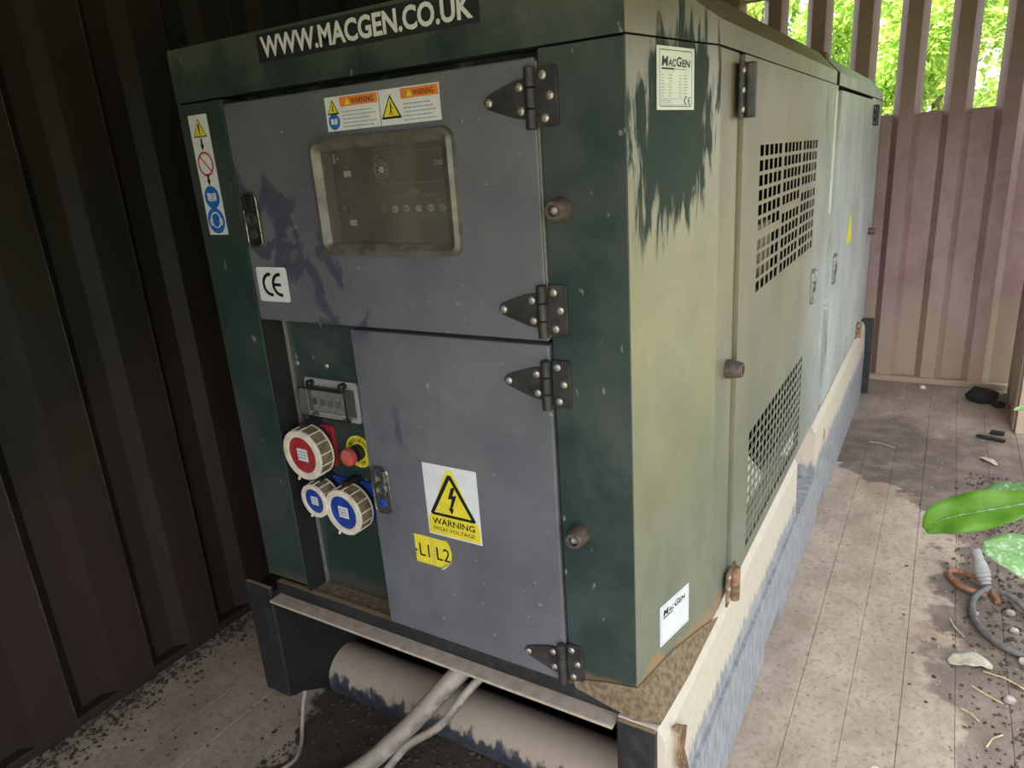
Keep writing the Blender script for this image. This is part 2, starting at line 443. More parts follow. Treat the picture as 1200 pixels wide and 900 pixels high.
def empty(name, loc):
    o = bpy.data.objects.new(name, None); COL.objects.link(o); o.location = loc
    o.empty_display_size = 0.1
    WL[o.name] = Vector(loc); return o
def rrect(w, h, r, seg=5, cx=0, cy=0):
    p = []
    for sx, sy, a0 in ((1, 1, 0), (-1, 1, 90), (-1, -1, 180), (1, -1, 270)):
        for k in range(seg + 1):
            a = R(a0 + 90 * k / seg)
            p.append((cx + sx * (w / 2 - r) + r * math.cos(a), cy + sy * (h / 2 - r) + r * math.sin(a)))
    return p
def circ(r, n=28, cx=0, cy=0, sy=1.0): return [(cx + r * math.cos(2 * math.pi * k / n), cy + sy * r * math.sin(2 * math.pi * k / n)) for k in range(n)]

class Plane:
    """local 2-D frame on a surface: u to the viewer's right, v up, w out of the surface"""
    def __init__(s, o, u, v):
        s.o = Vector(o); s.u = Vector(u).normalized(); s.v = Vector(v).normalized(); s.w = s.u.cross(s.v)
    def p(s, u, v, w=0.0): return s.o + s.u * u + s.v * v + s.w * w
def flat(pl, poly, w0, t=0.0006, mb=None):
    mb = mb or MB()
    return mb.prism(poly, pl.p(0, 0, w0), pl.u, pl.v, pl.w, t)
def ring(pl, ro, ri, w0, t=0.0006, n=28, cx=0, cy=0, mb=None, a0=0.0, a1=360.0):
    mb = mb or MB()
    full = abs(a1 - a0) >= 360
    m = n if full else n + 1
    vs = []; fs = []
    for k in range(m):
        a = R(a0 + (a1 - a0) * k / n)
        c, s_ = math.cos(a), math.sin(a)
        for r, w in ((ro, 0), (ri, 0), (ri, t), (ro, t)): vs.append(pl.p(cx + r * c, cy + r * s_, w0 + w))
    for k in range(n):
        a, b = k * 4, ((k + 1) % m) * 4
        for i in range(4): fs.append((a + i, a + (i + 1) % 4, b + (i + 1) % 4, b + i))
    if not full:
        fs.append((0, 1, 2, 3)); e = (m - 1) * 4; fs.append((e + 3, e + 2, e + 1, e))
    return mb.add(vs, fs)
_tc = {}
def glyphs(s, bold=0.0):
    key = (s, bold)
    if key not in _tc:
        cu = bpy.data.curves.new('t', 'FONT'); cu.body = s; cu.size = 1.0; cu.offset = bold; cu.resolution_u = 3
        o = bpy.data.objects.new('t', cu); COL.objects.link(o)
        dg = bpy.context.evaluated_depsgraph_get()
        me = o.evaluated_get(dg).to_mesh()
        _tc[key] = ([v.co.copy() for v in me.vertices], [tuple(p.vertices) for p in me.polygons])
        o.evaluated_get(dg).to_mesh_clear()
        bpy.data.objects.remove(o); bpy.data.curves.remove(cu)
    return _tc[key]
def text(pl, s, u0, u1, v0, v1, w0, bold=0.0, mb=None, slant=0.0):
    """lettering fitted into the box u0..u1 x v0..v1"""
    mb = mb or MB()
    V, F = glyphs(s, bold)
    if not V: return mb
    x0 = min(v.x for v in V); x1 = max(v.x for v in V); y0 = min(v.y for v in V); y1 = max(v.y for v in V)
    sx = (u1 - u0) / (x1 - x0); sy = (v1 - v0) / (y1 - y0)
    return mb.add([pl.p(u0 + (v.x - x0) * sx + slant * (v.y - y0) * sy, v0 + (v.y - y0) * sy, w0) for v in V], F)
def lines(pl, u0, u1, vs, w0, h=0.0012, mb=None, jit=0.25):
    """rows of fine print too small to read"""
    mb = mb or MB()
    for v in vs:
        e = u1 - random.random() * jit * (u1 - u0)
        u = u0
        while u < e - 0.001:
            ww = random.uniform(0.003, 0.009)
            flat(pl, [(u, v), (min(u + ww, e), v), (min(u + ww, e), v + h), (u, v + h)], w0, 0.0002, mb); u += ww + 0.0014
    return mb

# ------------------------------------------------------------------ container shell
XL, XR, YB, YF, ZC = -1.565, 0.79, 3.68, -1.95, 2.39
fl = struct(MB().box(XL - 0.05, XR + 0.05, YF, YB + 0.06, -0.16, -0.0035).build('floor', 'floor'))
W = 0.1225
k = 0; x = 0.228 + W * 4
edges = []
e = 0.228 + W * 4.6
while e - W > XL: edges.append(e); e -= W
for i, e in enumerate(edges):
    dz = random.uniform(-0.0015, 0.0)
    x1 = min(e - 0.0007, XR)
    MB().box(max(e - W + 0.0007, XL), x1, YF, YB, -0.03, dz).build('plank', 'floor', fl, bevel=0.0012)
MB().box(XL - 0.04, edges[-1] - W - 0.002, YF, YB, -0.03, -0.001).build('plank', 'floor', fl)
MB().box(edges[0] + 0.002, XR + 0.04, YF, YB, -0.03, -0.001).build('plank', 'floor', fl)

def corrugated(segs, z0, z1, fn, t=0.003):
    """segs: list of (a, depth) breakpoints; fn(a, d, z) -> point"""
    mb = MB()
    for (a0, d0), (a1, d1) in zip(segs[:-1], segs[1:]):
        spans = [(z0, z1)]
        yield_ = mb
        mb.add([fn(a0, d0, z0), fn(a1, d1, z0), fn(a1, d1, z1), fn(a0, d0, z1),
                fn(a0, d0 + t, z0), fn(a1, d1 + t, z0), fn(a1, d1 + t, z1), fn(a0, d0 + t, z1)],
               [(0, 1, 2, 3), (7, 6, 5, 4), (0, 4, 5, 1), (3, 2, 6, 7)])
    return mb
def wave(a, a_end, pitch, near, web, depth):
    s = [(a, 0.0)]
    far = pitch - near - 2 * web
    while a < a_end:
        s += [(a + near, 0.0), (a + near + web, depth), (a + near + web + far, depth), (a + pitch, 0.0)]
        a += pitch
    return s
# left wall
segs = wave(0.072 - 0.2355 * 9, YB + 0.1, 0.2355, 0.105, 0.034, 0.038)
segs = [s for s in segs if s[0] <= YB + 0.05]
struct(corrugated(segs, 0.0, ZC, lambda a, d, z: Vector((XL + 0.012 - d, a, z))).build('wall_left', 'container_shaded', fix=False))
# right wall: only the far stretch stands, the near part is open to daylight
segs = [s for s in wave(3.16, YB + 0.1, 0.2355, 0.105, 0.034, 0.038) if s[0] <= YB + 0.05]
struct(corrugated(segs, 0.0, ZC, lambda a, d, z: Vector((XR - 0.004 + d, a, z))).build('wall_right', 'container', fix=False))
struct(MB().box(XR - 0.012, XR + 0.05, 3.02, 3.16, 0.0, ZC).build('trim_1', 'container', bevel=0.004))
struct(MB().box(XR - 0.002, XR + 0.035, 2.97, 3.02, 0.0, ZC).build('trim_2', 'container', bevel=0.004))
# door leaf swung outwards from the open side
dr = MB(); dp = Plane((XR + 0.045, 2.955, 0), (0.93, -0.37, 0), (0, 0, 1))
flat(dp, [(0, 0.02), (1.1, 0.02), (1.1, 2.2), (0, 2.2)], -0.03, 0.03, dr)
struct(dr.build('door_1', 'pale_panel', bevel=0.004), 'pale grey door leaf swung open outside')
# back wall with tall slots cut into its outer flats
P_, SL = 0.2386, 0.102
mb = MB()
def bw(x0, d0, x1, d1, z0, z1, t=0.003):
    mb.add([(x0, YB + d0, z0), (x1, YB + d1, z0), (x1, YB + d1, z1), (x0, YB + d0, z1),
            (x0, YB + d0 + t, z0), (x1, YB + d1 + t, z0), (x1, YB + d1 + t, z1), (x0, YB + d0 + t, z1)],
           [(0, 1, 2, 3), (7, 6, 5, 4), (0, 4, 5, 1), (3, 2, 6, 7), (0, 3, 7, 4), (1, 5, 6, 2)])
x = 0.459 - P_ * 9
D, WB = 0.042, 0.033
i = 0
while x < XR + 0.05:
    xe = min(x + SL, XR + 0.05)
    if x < 0.5 and x > XL:
        bw(x, D, xe, D, 0.0, 1.533); bw(x, D, xe, D, 2.216, ZC)
    else: bw(x, D, xe, D, 0.0, ZC)
    if xe < XR:
        bw(xe, D, xe + WB, 0.0, 0.0, ZC)
        bw(xe + WB, 0.0, x + P_ - WB, 0.0, 0.0, ZC)
        bw(x + P_ - WB, 0.0, x + P_, D, 0.0, ZC)
    x += P_
struct(mb.build('wall_back', 'container', fix=False))
struct(MB().box(XL, XR, YB - 0.02, YB + 0.02, 0.0, 0.035).build('baseboard_back', 'container', bevel=0.004))
struct(MB().box(XL - 0.05, XR + 0.05, YB - 0.04, YB + 0.06, 2.225, ZC).build('trim_3', 'container', bevel=0.006))
struct(MB().box(XL - 0.05, XR + 0.06, YF, YB + 0.06, ZC, ZC + 0.04).build('ceiling', 'container'))
struct(MB().box(XL - 0.03, XL + 0.01, YF, YB, 0.0, 0.03).build('baseboard_left', 'container_shaded', bevel=0.003))
struct(MB().box(XR - 0.01, XR + 0.05, YF, 2.97, 1.75, ZC).build('shading_header', 'container', bevel=0.004))  # unseen header, brought low to shade the top of the corner panel
struct(MB().box(XL - 0.04, -0.35, YF - 0.04, YF, 0.0, ZC).build('front_light_block', 'container_shaded'))  # unseen wall added to cut the light on the generator front
struct(MB().box(-0.35, XR + 0.05, YF - 0.04, YF, 1.98, ZC).build('front_shading_header', 'container_shaded'))  # unseen header added to limit light from the front end
struct(MB().box(-30, 30, -30, 30, -0.30, -0.16).build('ground', 'earth'))

# ------------------------------------------------------------------ generator
GX, GY0, GY1 = -0.989, 0.0, 3.32        # left front edge, front, far end
ZB, ZS, ZT = 0.484, 1.600, 1.700        # canopy bottom, roof seam, roof top
CX, CY = 0.058, 0.272                   # where the angled corner meets the flank
gen = empty('generator', (-0.495, 1.65, 0.0))
tag(gen, 'large dark green diesel generator with slate grey front doors on a dusty steel skid', 'generator')
FR = Plane((0, 0, 0), (1, 0, 0), (0, 0, 1))            # front face, w towards the viewer
SD = Plane((CX, 0, 0), (0, 1, 0), (0, 0, 1))           # flank, u = y
CH = Plane((0, 0, 0), (CX, CY, 0), (0, 0, 1))          # angled corner
CHW = math.hypot(CX, CY)
def sheet(pl, u0, u1, v0, v1, t=0.03, w=0.0, mb=None):
    return flat(pl, [(u0, v0), (u1, v0), (u1, v1), (u0, v1)], w - t, t, mb)

# canopy shell
sheet(FR, GX, -0.852, ZB, ZS - 0.003, 0.06).build('front_post', 'green', gen, bevel=0.003)
sheet(FR, -0.138, 0.0, ZB, ZS - 0.003, 0.06).build('front_post', 'green', gen, bevel=0.002)
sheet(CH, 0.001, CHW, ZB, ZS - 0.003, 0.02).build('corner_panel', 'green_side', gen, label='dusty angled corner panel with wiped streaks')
LC = Plane((GX, 0, 0), (-CX, CY, 0), (0, 0, 1))
flat(LC, [(0, ZB), (CHW, ZB), (CHW, ZS), (0, ZS)], 0.0, 0.01).build('corner_panel', 'green', gen)
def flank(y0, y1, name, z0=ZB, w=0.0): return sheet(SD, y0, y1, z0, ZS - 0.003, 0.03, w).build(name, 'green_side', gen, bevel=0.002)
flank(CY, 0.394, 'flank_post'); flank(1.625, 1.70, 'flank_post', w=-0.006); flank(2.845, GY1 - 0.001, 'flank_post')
MB().box(GX - CX - 0.01, GX - CX, CY, GY1, ZB, ZS).build('far_flank_panel', 'green', gen)
MB().box(GX - CX, CX, GY1, GY1 + 0.02, ZB, ZS).build('rear_panel', 'green', gen)
MB().box(GX + 0.005, -0.03, 0.08, GY1, ZB - 0.03, ZB + 0.01).build('floor_pan', 'black', gen)
MB().box(-0.86, -0.128, 0.067, 0.075, ZB, ZS + 0.01).build('front_lining', 'black', gen)

def roof(y0, y1, front, rear, name):
    mb = MB()
    zc = 1.638
    xl = GX
    def ringpts(y, zt, x0, x1, zc_): return [(x0, y, ZS), (x0, y, zc_), (x0 + (x0 < x1) * 0.0 + 0.058, y, zt), (x1 - 0.058, y, zt), (x1, y, zc_), (x1, y, ZS)]
    rows = []
    if front:
        rows.append([(GX, y0 - 0.001, ZS), (GX, y0 - 0.001, ZT - 0.0005), (GX + 0.0005, y0, ZT), (-0.0005, y0, ZT), (0, y0 - 0.001, ZT - 0.0005), (0, y0 - 0.001, ZS)])
        rows.append(ringpts(CY, ZT, GX - CX, CX, zc))
    else: rows.append(ringpts(y0, ZT, GX - CX, CX, zc))
    rows.append(ringpts(y1 - (0.05 if rear else 0), ZT, GX - CX, CX, zc))
    if rear: rows.append([(GX - CX, y1, ZS), (GX - CX, y1, zc - 0.02), (GX, y1, ZT - 0.05), (0, y1, ZT - 0.05), (CX, y1, zc - 0.02), (CX, y1, ZS)])
    n = 6; vs = [p for r_ in rows for p in r_]; fs = []
    for i in range(len(rows) - 1):
        for j in range(n - 1): fs.append((i * n + j, i * n + j + 1, (i + 1) * n + j + 1, (i + 1) * n + j))
        fs.append((i * n + 5, i * n, (i + 1) * n, (i + 1) * n + 5))
    fs.append(tuple(range(n))); e = (len(rows) - 1) * n; fs.append(tuple(e + j for j in range(n))[::-1])
    mb.add(vs, fs)
    o = mb.build(name, 'green', gen, bevel=0.002)
    o.data.materials.append(MAT['green_side']); o.data.materials.append(MAT['gasket_and_shade'])
    for p in o.data.polygons:
        if p.normal.x > 0.3: p.material_index = 1
        elif not front and p.normal.y < -0.9: p.material_index = 2  # end face in the roof gap painted dark to stand for shade
    return o
roof(0.0, 1.632, True, False, 'roof_section')
roof(1.70, GY1 + 0.01, False, True, 'roof_section')
MB().box(GX, -0.02, 1.62, 1.71, ZS - 0.02, ZT - 0.03).build('roof_joint', 'gasket_and_shade', gen)
MB().prism([(0.0, 0.0), (0.055, 0.0), (0.055, 0.05), (0.01, 0.055), (0.0, 0.03)], (-0.03, 1.62, ZT - 0.055), (0, 1, 0), (0, 0, 1), (1, 0, 0), 0.055).build('lifting_lug', 'rust', gen, bevel=0.004)

# doors -------------------------------------------------------------
def fr(u, v, w): return FR.p(u, v, w)
us = [-0.845, -0.600, -0.316, -0.143]; vs = [1.153, 1.306, 1.489, 1.586]
door1 = MB().grid(us, vs, lambda i, j: not (i == 1 and j == 1), lambda u, v, w: FR.p(u, v, 0.004 - w), 0.03).build('control_door', 'grey_door', gen, bevel=0.003, label='upper slate grey door with a viewing window')
door2 = sheet(FR, -0.588, -0.143, 0.468, 1.146, 0.03, 0.004).build('access_door', 'grey_door', gen, bevel=0.003, label='lower slate grey door with high voltage sticker')
sheet(FR, -0.852, -0.138, 1.586, 1.602, 0.02, -0.045).build('door_top_gasket', 'gasket_and_shade', gen)
MB().box(-0.1418, -0.1392, -0.003, 0.01, 1.16, 1.58).build('door_edge_strip', 'steel', gen)

# side doors with perforated grilles
def side_door(name, y0, y1, z0, z1, holes, label):
    us = sorted({y0, y1, *[h[0] for h in holes], *[h[1] for h in holes]}); vs = sorted({z0, z1, *[h[2] for h in holes], *[h[3] for h in holes]})
    def solid(i, j):
        cu, cv = (us[i] + us[i + 1]) / 2, (vs[j] + vs[j + 1]) / 2
        return not any(h[0] < cu < h[1] and h[2] < cv < h[3] for h in holes)
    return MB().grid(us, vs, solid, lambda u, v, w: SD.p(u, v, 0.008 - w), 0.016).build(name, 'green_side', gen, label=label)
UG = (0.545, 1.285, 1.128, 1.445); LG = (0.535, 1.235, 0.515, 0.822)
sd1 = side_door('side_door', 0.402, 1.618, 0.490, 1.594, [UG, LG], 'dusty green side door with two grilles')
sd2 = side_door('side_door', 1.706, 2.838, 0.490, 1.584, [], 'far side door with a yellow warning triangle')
def grille(reg, groups, rows, gapat, wb, hb, gb, name):
    y0, y1, z0, z1 = reg
    mb = MB()
    gw = (y1 - y0) / groups
    for g in range(groups):
        a, b = y0 + g * gw, y0 + (g + 1) * gw
        us = [a, a + (gb / 2 if g else 0.004)]
        n = 5 if groups == 3 else rows[1]
        inner = (b - a - us[1] + a - (gb / 2 if g < groups - 1 else 0.004))
        cw = inner / n
        for q in range(n):
            s0 = us[1] + cw * q if q == 0 else None
            base = (a + (gb / 2 if g else 0.004)) + cw * q
            if q: us.append(base)
            us.append(base + cw - wb)
        us.append(b)
        us = sorted(set(us))
        ga = gapat[g] if gapat else -1
        extra = 0.012 if gapat else 0.0
        rh = (z1 - z0 - extra - hb) / rows[0]
        vs = [z0]; solidrow = []
        zz = z0 + hb
        vs.append(zz); solidrow.append(True)
        for r_ in range(rows[0]):
            vs.append(zz + rh - hb); solidrow.append(False)
            zz += rh
            if r_ == ga: zz += extra
            vs.append(min(zz, z1)); solidrow.append(True)
        # cell i is a hole when its left edge is a column start
        holes_u = {}
        solidcol = []
        starts = [(a + (gb / 2 if g else 0.004)) + cw * q for q in range(n)]
        for i in range(len(us) - 1):
            solidcol.append(not any(abs(us[i] - s_) < 1e-6 for s_ in starts))
        mb.grid(us, vs, lambda i, j: solidcol[i] or solidrow[j], lambda u, v, w: SD.p(u, v, 0.0075 - w), 0.0015)
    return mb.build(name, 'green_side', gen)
grille(UG, 3, (10, 5), (3, 4, 5), 0.011, 0.0080, 0.018, 'upper_grille')
grille(LG, 1, (11, 17), None, 0.009, 0.0070, 0.02, 'lower_grille')
MB().box(-0.10, -0.02, 0.46, 1.10, 0.96, 1.235).build('air_baffle', 'foam', gen)
MB().prism([(0.44, 0.49), (1.02, 0.49), (0.86, 0.60), (0.72, 0.70), (0.60, 0.775), (0.44, 0.80)], (-0.02, 0, 0), (0, 1, 0), (0, 0, 1), (1, 0, 0), 0.03).build('air_baffle', 'cream_board', gen)
MB().box(-0.45, -0.40, 0.30, 1.70, ZB, ZS - 0.02).build('inner_bulkhead', 'black', gen)

# screws, hinges ------------------------------------------------------
def screw(pl, u, v, w, parent, r=0.0066):
    return MB().lathe([(r, 0), (r * 0.97, 0.0016), (r * 0.62, 0.0034), (r * 0.40, 0.0036), (r * 0.36, 0.0012), (0.0003, 0.001)], pl.p(u, v, w), pl.w, 14).build('screw', 'steel', parent, smooth=True)
def front_hinge(zc, first=True):
    xk = -0.1475
    left = [(xk, -0.028), (xk - 0.012, -0.029), (xk - 0.030, -0.026), (xk - 0.066, -0.0135), (xk - 0.079, -0.009), (xk - 0.0855, 0.0), (xk - 0.079, 0.0095), (xk - 0.066, 0.015), (xk - 0.030, 0.027), (xk - 0.012, 0.029), (xk, 0.029)]
    h = MB().prism([(a, zc + b) for a, b in left], FR.p(0, 0, 0.004), FR.u, FR.v, FR.w, 0.0045).build('hinge', 'hinge_black', gen, bevel=0.001, label='black strap hinge')
    mb = MB()
    for q in range(3):
        z0 = zc - 0.044 + q * 0.0295
        mb.lathe([(0.0075, 0), (0.0088, 0.0012), (0.0088, 0.0272), (0.0075, 0.0285)], (xk + 0.001, -0.0125, z0), (0, 0, 1), 16)
    mb.build('knuckle', 'hinge_black', h, smooth=True)
    MB().prism(rrect(0.034, 0.084, 0.006, 4, xk + 0.0255, zc + 0.001), FR.p(0, 0, 0.0), FR.u, FR.v, FR.w, 0.005).build('hinge_leaf', 'hinge_black', h, bevel=0.001)
    for a, b in ((-0.075, 0.0), (-0.0195, 0.017), (-0.0185, -0.0165)): screw(FR, xk + a, zc + b, 0.0085, h)
    for a, b in ((0.019, 0.031), (0.030, 0.002), (0.0205, -0.029)): screw(FR, xk + a, zc + b, 0.005, h)
for zc in (1.529, 1.205, 1.079, 0.517): front_hinge(zc)
def side_hinge(y, z0, z1, mat, parent=gen):
    h = MB().lathe([(0.010, 0), (0.012, 0.002), (0.012, z1 - z0 - 0.002), (0.010, z1 - z0)], (CX + 0.018, y, z0), (0, 0, 1), 16).build('hinge', mat, parent, smooth=True)
    sheet(SD, y - 0.040, y - 0.006, z0, z1, 0.005, 0.013).build('hinge_leaf', mat, h, bevel=0.001)
    sheet(SD, y + 0.006, y + 0.034, z0 + 0.005, z1 - 0.005, 0.005, 0.013).build('hinge_leaf', mat, h, bevel=0.001)
    for q in (0.15, 0.5, 0.85): screw(SD, y - 0.028, z0 + (z1 - z0) * q, 0.013, h, 0.006)
side_hinge(0.398, 1.487, 1.580, 'hinge_black'); side_hinge(0.400, 0.468, 0.550, 'rust')
side_hinge(2.838, 1.475, 1.565, 'hinge_black'); side_hinge(2.838, 0.470, 0.545, 'rust')

# latches ------------------------------------------------------------------
def latch(pl, u0, u1, v0, v1, w, plate, parent=gen):
    cu, cv = (u0 + u1) / 2, (v0 + v1) / 2; wd, ht = u1 - u0, v1 - v0
    base = flat(pl, rrect(wd, ht, wd * 0.32, 6, cu, cv), w, 0.005).build('latch', plate, parent, bevel=0.0015, label='flush paddle latch with key barrel')
    ring(pl, wd * 0.52, wd * 0.44, w + 0.004, 0.004, 24, cu, cv, MB(), 180, 360).v  # shaped rim below
    mb = MB(); rimp = rrect(wd * 0.98, ht * 0.985, wd * 0.30, 6, cu, cv)
    pts = [pl.p(a, b, w + 0.005) for a, b in rimp]; pts.append(pts[0]); mb.tube(pts, 0.0018, 6)
    mb.build('latch_rim', 'chrome', base, smooth=True)
    mb = MB()
    flat(pl, [(cu - wd * 0.36, cv + ht * 0.18), (cu - wd * 0.14, cv + ht * 0.18), (cu - wd * 0.14, cv + ht * 0.44), (cu - wd * 0.36, cv + ht * 0.44)], w + 0.005, 0.006, mb)
    flat(pl, [(cu + wd * 0.14, cv + ht * 0.18), (cu + wd * 0.36, cv + ht * 0.18), (cu + wd * 0.36, cv + ht * 0.44), (cu + wd * 0.14, cv + ht * 0.44)], w + 0.005, 0.006, mb)
    flat(pl, [(cu - wd * 0.14, cv + ht * 0.30), (cu + wd * 0.14, cv + ht * 0.30), (cu + wd * 0.14, cv + ht * 0.44), (cu - wd * 0.14, cv + ht * 0.44)], w + 0.005, 0.004, mb)
    mb.build('paddle', plate, base, bevel=0.0008)
    ring(pl, wd * 0.30, wd * 0.23, w + 0.005, 0.004, 20, cu, cv + ht * 0.02).build('key_ring', 'chrome', base)
    MB().lathe([(wd * 0.22, 0), (wd * 0.22, 0.002), (wd * 0.10, 0.0035)], pl.p(cu, cv - ht * 0.27, w + 0.005), pl.w, 16).build('key_barrel', 'chrome' if plate != 'chrome' else 'blue_plastic', base, smooth=True)
latch(FR, -0.832, -0.790, 1.308, 1.416, 0.004, 'black_plastic')
latch(FR, -0.580, -0.534, 0.750, 0.856, 0.004, 'chrome')
latch(SD, 1.285, 1.350, 0.955, 1.062, 0.008, 'grey_plastic'); latch(SD, 1.762, 1.835, 0.930, 1.040, 0.008, 'grey_plastic')

# rubber door stops
def stop(pl, u, v, w=0.0):
    o = MB().lathe([(0.019, 0), (0.0195, 0.004), (0.0155, 0.030), (0.0135, 0.033), (0.0085, 0.033), (0.0085, 0.024), (0.0003, 0.024)], pl.p(u, v, w), pl.w, 22).build('door_stop', 'rubber', gen, smooth=True, label='round rubber door stop')
    MB().lathe([(0.0065, 0.024), (0.006, 0.029), (0.0025, 0.0295), (0.0003, 0.027)], pl.p(u, v, w), pl.w, 12).build('bolt', 'steel', o, smooth=True)
stop(FR, -0.108, 1.366); stop(FR, -0.101, 0.803); stop(SD, 0.352, 1.022); stop(SD, 3.13, 0.962)

# viewing window and control panel -----------------------------------------
wx0, wx1, wz0, wz1 = -0.621, -0.295, 1.292, 1.504
cu, cv, ww, wh = (wx0 + wx1) / 2, (wz0 + wz1) / 2, wx1 - wx0, wz1 - wz0
outer = rrect(ww, wh, 0.022, 6, cu, cv); mid = rrect(ww - 0.020, wh - 0.020, 0.016, 6, cu, cv); inner = rrect(ww - 0.050, wh - 0.044, 0.006, 6, cu, cv)
mb = MB(); n = len(outer)
V = [FR.p(a, b, 0.004) for a, b in outer] + [FR.p(a * 1 + (cu - a) * 0.012, b + (cv - b) * 0.012, 0.013) for a, b in outer] + [FR.p(a, b, 0.0165) for a, b in mid] + [FR.p(a, b, 0.008) for a, b in inner] + [FR.p(a, b, 0.0) for a, b in inner]
F = [(q * n + i, q * n + (i + 1) % n, (q + 1) * n + (i + 1) % n, (q + 1) * n + i) for q in range(4) for i in range(n)]
win = mb.add(V, F).build('viewing_window', 'window_frame', gen, smooth=True, label='raised rounded window over the control panel')
flat(FR, inner, 0.004, 0.002).build('pane', 'dusty_pane', win)
sheet(FR, -0.625, -0.29, 1.288, 1.508, 0.004, -0.034).build('panel_board', 'panel_black', win)
PW = -0.0335
IN = Plane((0, 0.0335, 0), (1, 0, 0), (0, 0, 1))
ctl = flat(IN, rrect(0.215, 0.125, 0.006, 4, -0.414, 1.405), 0.0, 0.006).build('controller', 'panel_black', gen, bevel=0.001, label='black generator controller behind the window')
mb = MB()
pts = [(-0.330, 1.470), (-0.480, 1.472), (-0.498, 1.462), (-0.503, 1.443), (-0.496, 1.424), (-0.480, 1.416), (-0.330, 1.418)]
for (a, b), (c, d) in zip(pts[:-1], pts[1:]):
    mb.tube([IN.p(a, b, 0.0065), IN.p(c, d, 0.0065)], 0.0007, 4)
mb.tube([IN.p(-0.478, 1.393, 0.0065), IN.p(-0.362, 1.395, 0.0065)], 0.0007, 4)
mb.build('outline', 'panel_line', ctl)
ring(IN, 0.0165, 0.0145, 0.006, 0.001, 28, -0.484, 1.442).build('dial_ring', 'panel_line', ctl)
MB().lathe([(0.0062, 0), (0.0058, 0.002), (0.003, 0.0025)], IN.p(-0.484, 1.442, 0.006), IN.w, 18).build('dial_button', 'panel_white', ctl, smooth=True)
mb = MB()
for q in range(8): flat(IN, circ(0.0013, 8, -0.484 + 0.0105 * math.cos(q * math.pi / 4), 1.442 + 0.0105 * math.sin(q * math.pi / 4)), 0.006, 0.0006, mb)
mb.build('dial_marks', 'panel_white', ctl)
flat(IN, rrect(0.068, 0.032, 0.002, 3, -0.419, 1.4425), 0.006, 0.001).build('screen', 'screen', ctl)
text(IN, 'DSE', -0.363, -0.346, 1.444, 1.452, 0.0072, 0.01).build('lettering', 'panel_white', ctl)
mb = MB()
for a, hh in ((-0.430, 0.004), (-0.425, 0.008), (-0.420, 0.012), (-0.4145, 0.007), (-0.409, 0.005)): flat(IN, [(a, 1.400), (a + 0.0035, 1.400), (a + 0.0035, 1.400 + hh), (a, 1.400 + hh)], 0.006, 0.0008, mb)
flat(IN, [(-0.433, 1.397), (-0.402, 1.397), (-0.402, 1.3985), (-0.433, 1.3985)], 0.006, 0.0008, mb)
mb.build('icon', 'panel_line', ctl)
cols = ['panel_red', 'panel_white', 'panel_white', 'panel_white', 'panel_white', 'panel_green']
for q, c in enumerate(cols):
    u = -0.489 + q * 0.0268
    bt = MB().lathe([(0.0066, 0), (0.0062, 0.0018), (0.004, 0.0022)], IN.p(u, 1.3725, 0.006), IN.w, 18).build('push_button', c, ctl, smooth=True)
mb = MB()
for q, c in enumerate(cols):
    u = -0.489 + q * 0.0268
    if q == 0: ring(IN, 0.003, 0.0021, 0.0084, 0.0004, 14, u, 1.3725, mb)
    elif q == 3: text(IN, 'AUTO', u - 0.0042, u + 0.0042, 1.371, 1.374, 0.0086, 0, mb)
    elif q == 4: flat(IN, circ(0.0016, 8, u - 0.002, 1.3725), 0.0084, 0.0003, mb); flat(IN, circ(0.0016, 8, u + 0.002, 1.3725), 0.0084, 0.0003, mb)
    elif q == 5: flat(IN, [(u - 0.0008, 1.369), (u + 0.0008, 1.369), (u + 0.0008, 1.376), (u - 0.0008, 1.376)], 0.0084, 0.0003, mb)
    else: flat(IN, [(u - 0.002, 1.370), (u + 0.002, 1.371), (u + 0.0015, 1.3745), (u - 0.001, 1.3755)], 0.0084, 0.0003, mb)
mb.build('button_marks', 'black_ink', ctl)
for z in (1.464, 1.374):
    kn = MB().lathe([(0.014, 0), (0.013, 0.004), (0.008, 0.006), (0.0075, 0.016), (0.006, 0.017)], IN.p(-0.578, z, 0.0), IN.w, 20).build('rotary_switch', 'black_plastic', gen, smooth=True)
    MB().lathe([(0.0016, 0.017), (0.0014, 0.0176)], IN.p(-0.578, z + 0.003, 0.0), IN.w, 8).build('pointer', 'panel_white', kn)
    flat(IN, rrect(0.017, 0.011, 0.001, 2, -0.574, z - 0.025), 0.0, 0.001).build('name_tag', 'panel_white', kn)
flat(IN, rrect(0.004, 0.018, 0.0015, 3, -0.6035, 1.468), 0.0, 0.001).build('white_mark', 'panel_white', win)

# recessed socket panel ------------------------------------------------------
PN = Plane((0, 0.060, 0), (1, 0, 0), (0, 0, 1))
pan = sheet(PN, -0.842, -0.575, 0.450, 1.150, 0.004).build('socket_panel', 'green', gen, label='recessed green panel of power sockets')
MB().box(-0.845, -0.842, 0.052, 0.066, 0.46, 1.15).build('panel_edge', 'steel', pan)
for u, v in ((-0.827, 1.038), (-0.735, 1.040), (-0.822, 0.912), (-0.805, 0.685)): screw(PN, u, v, 0.0, pan, 0.0062)
MB().box(-0.852, -0.584, 0.0, 0.058, 0.452, 0.466).build('sill', 'dirt', gen)

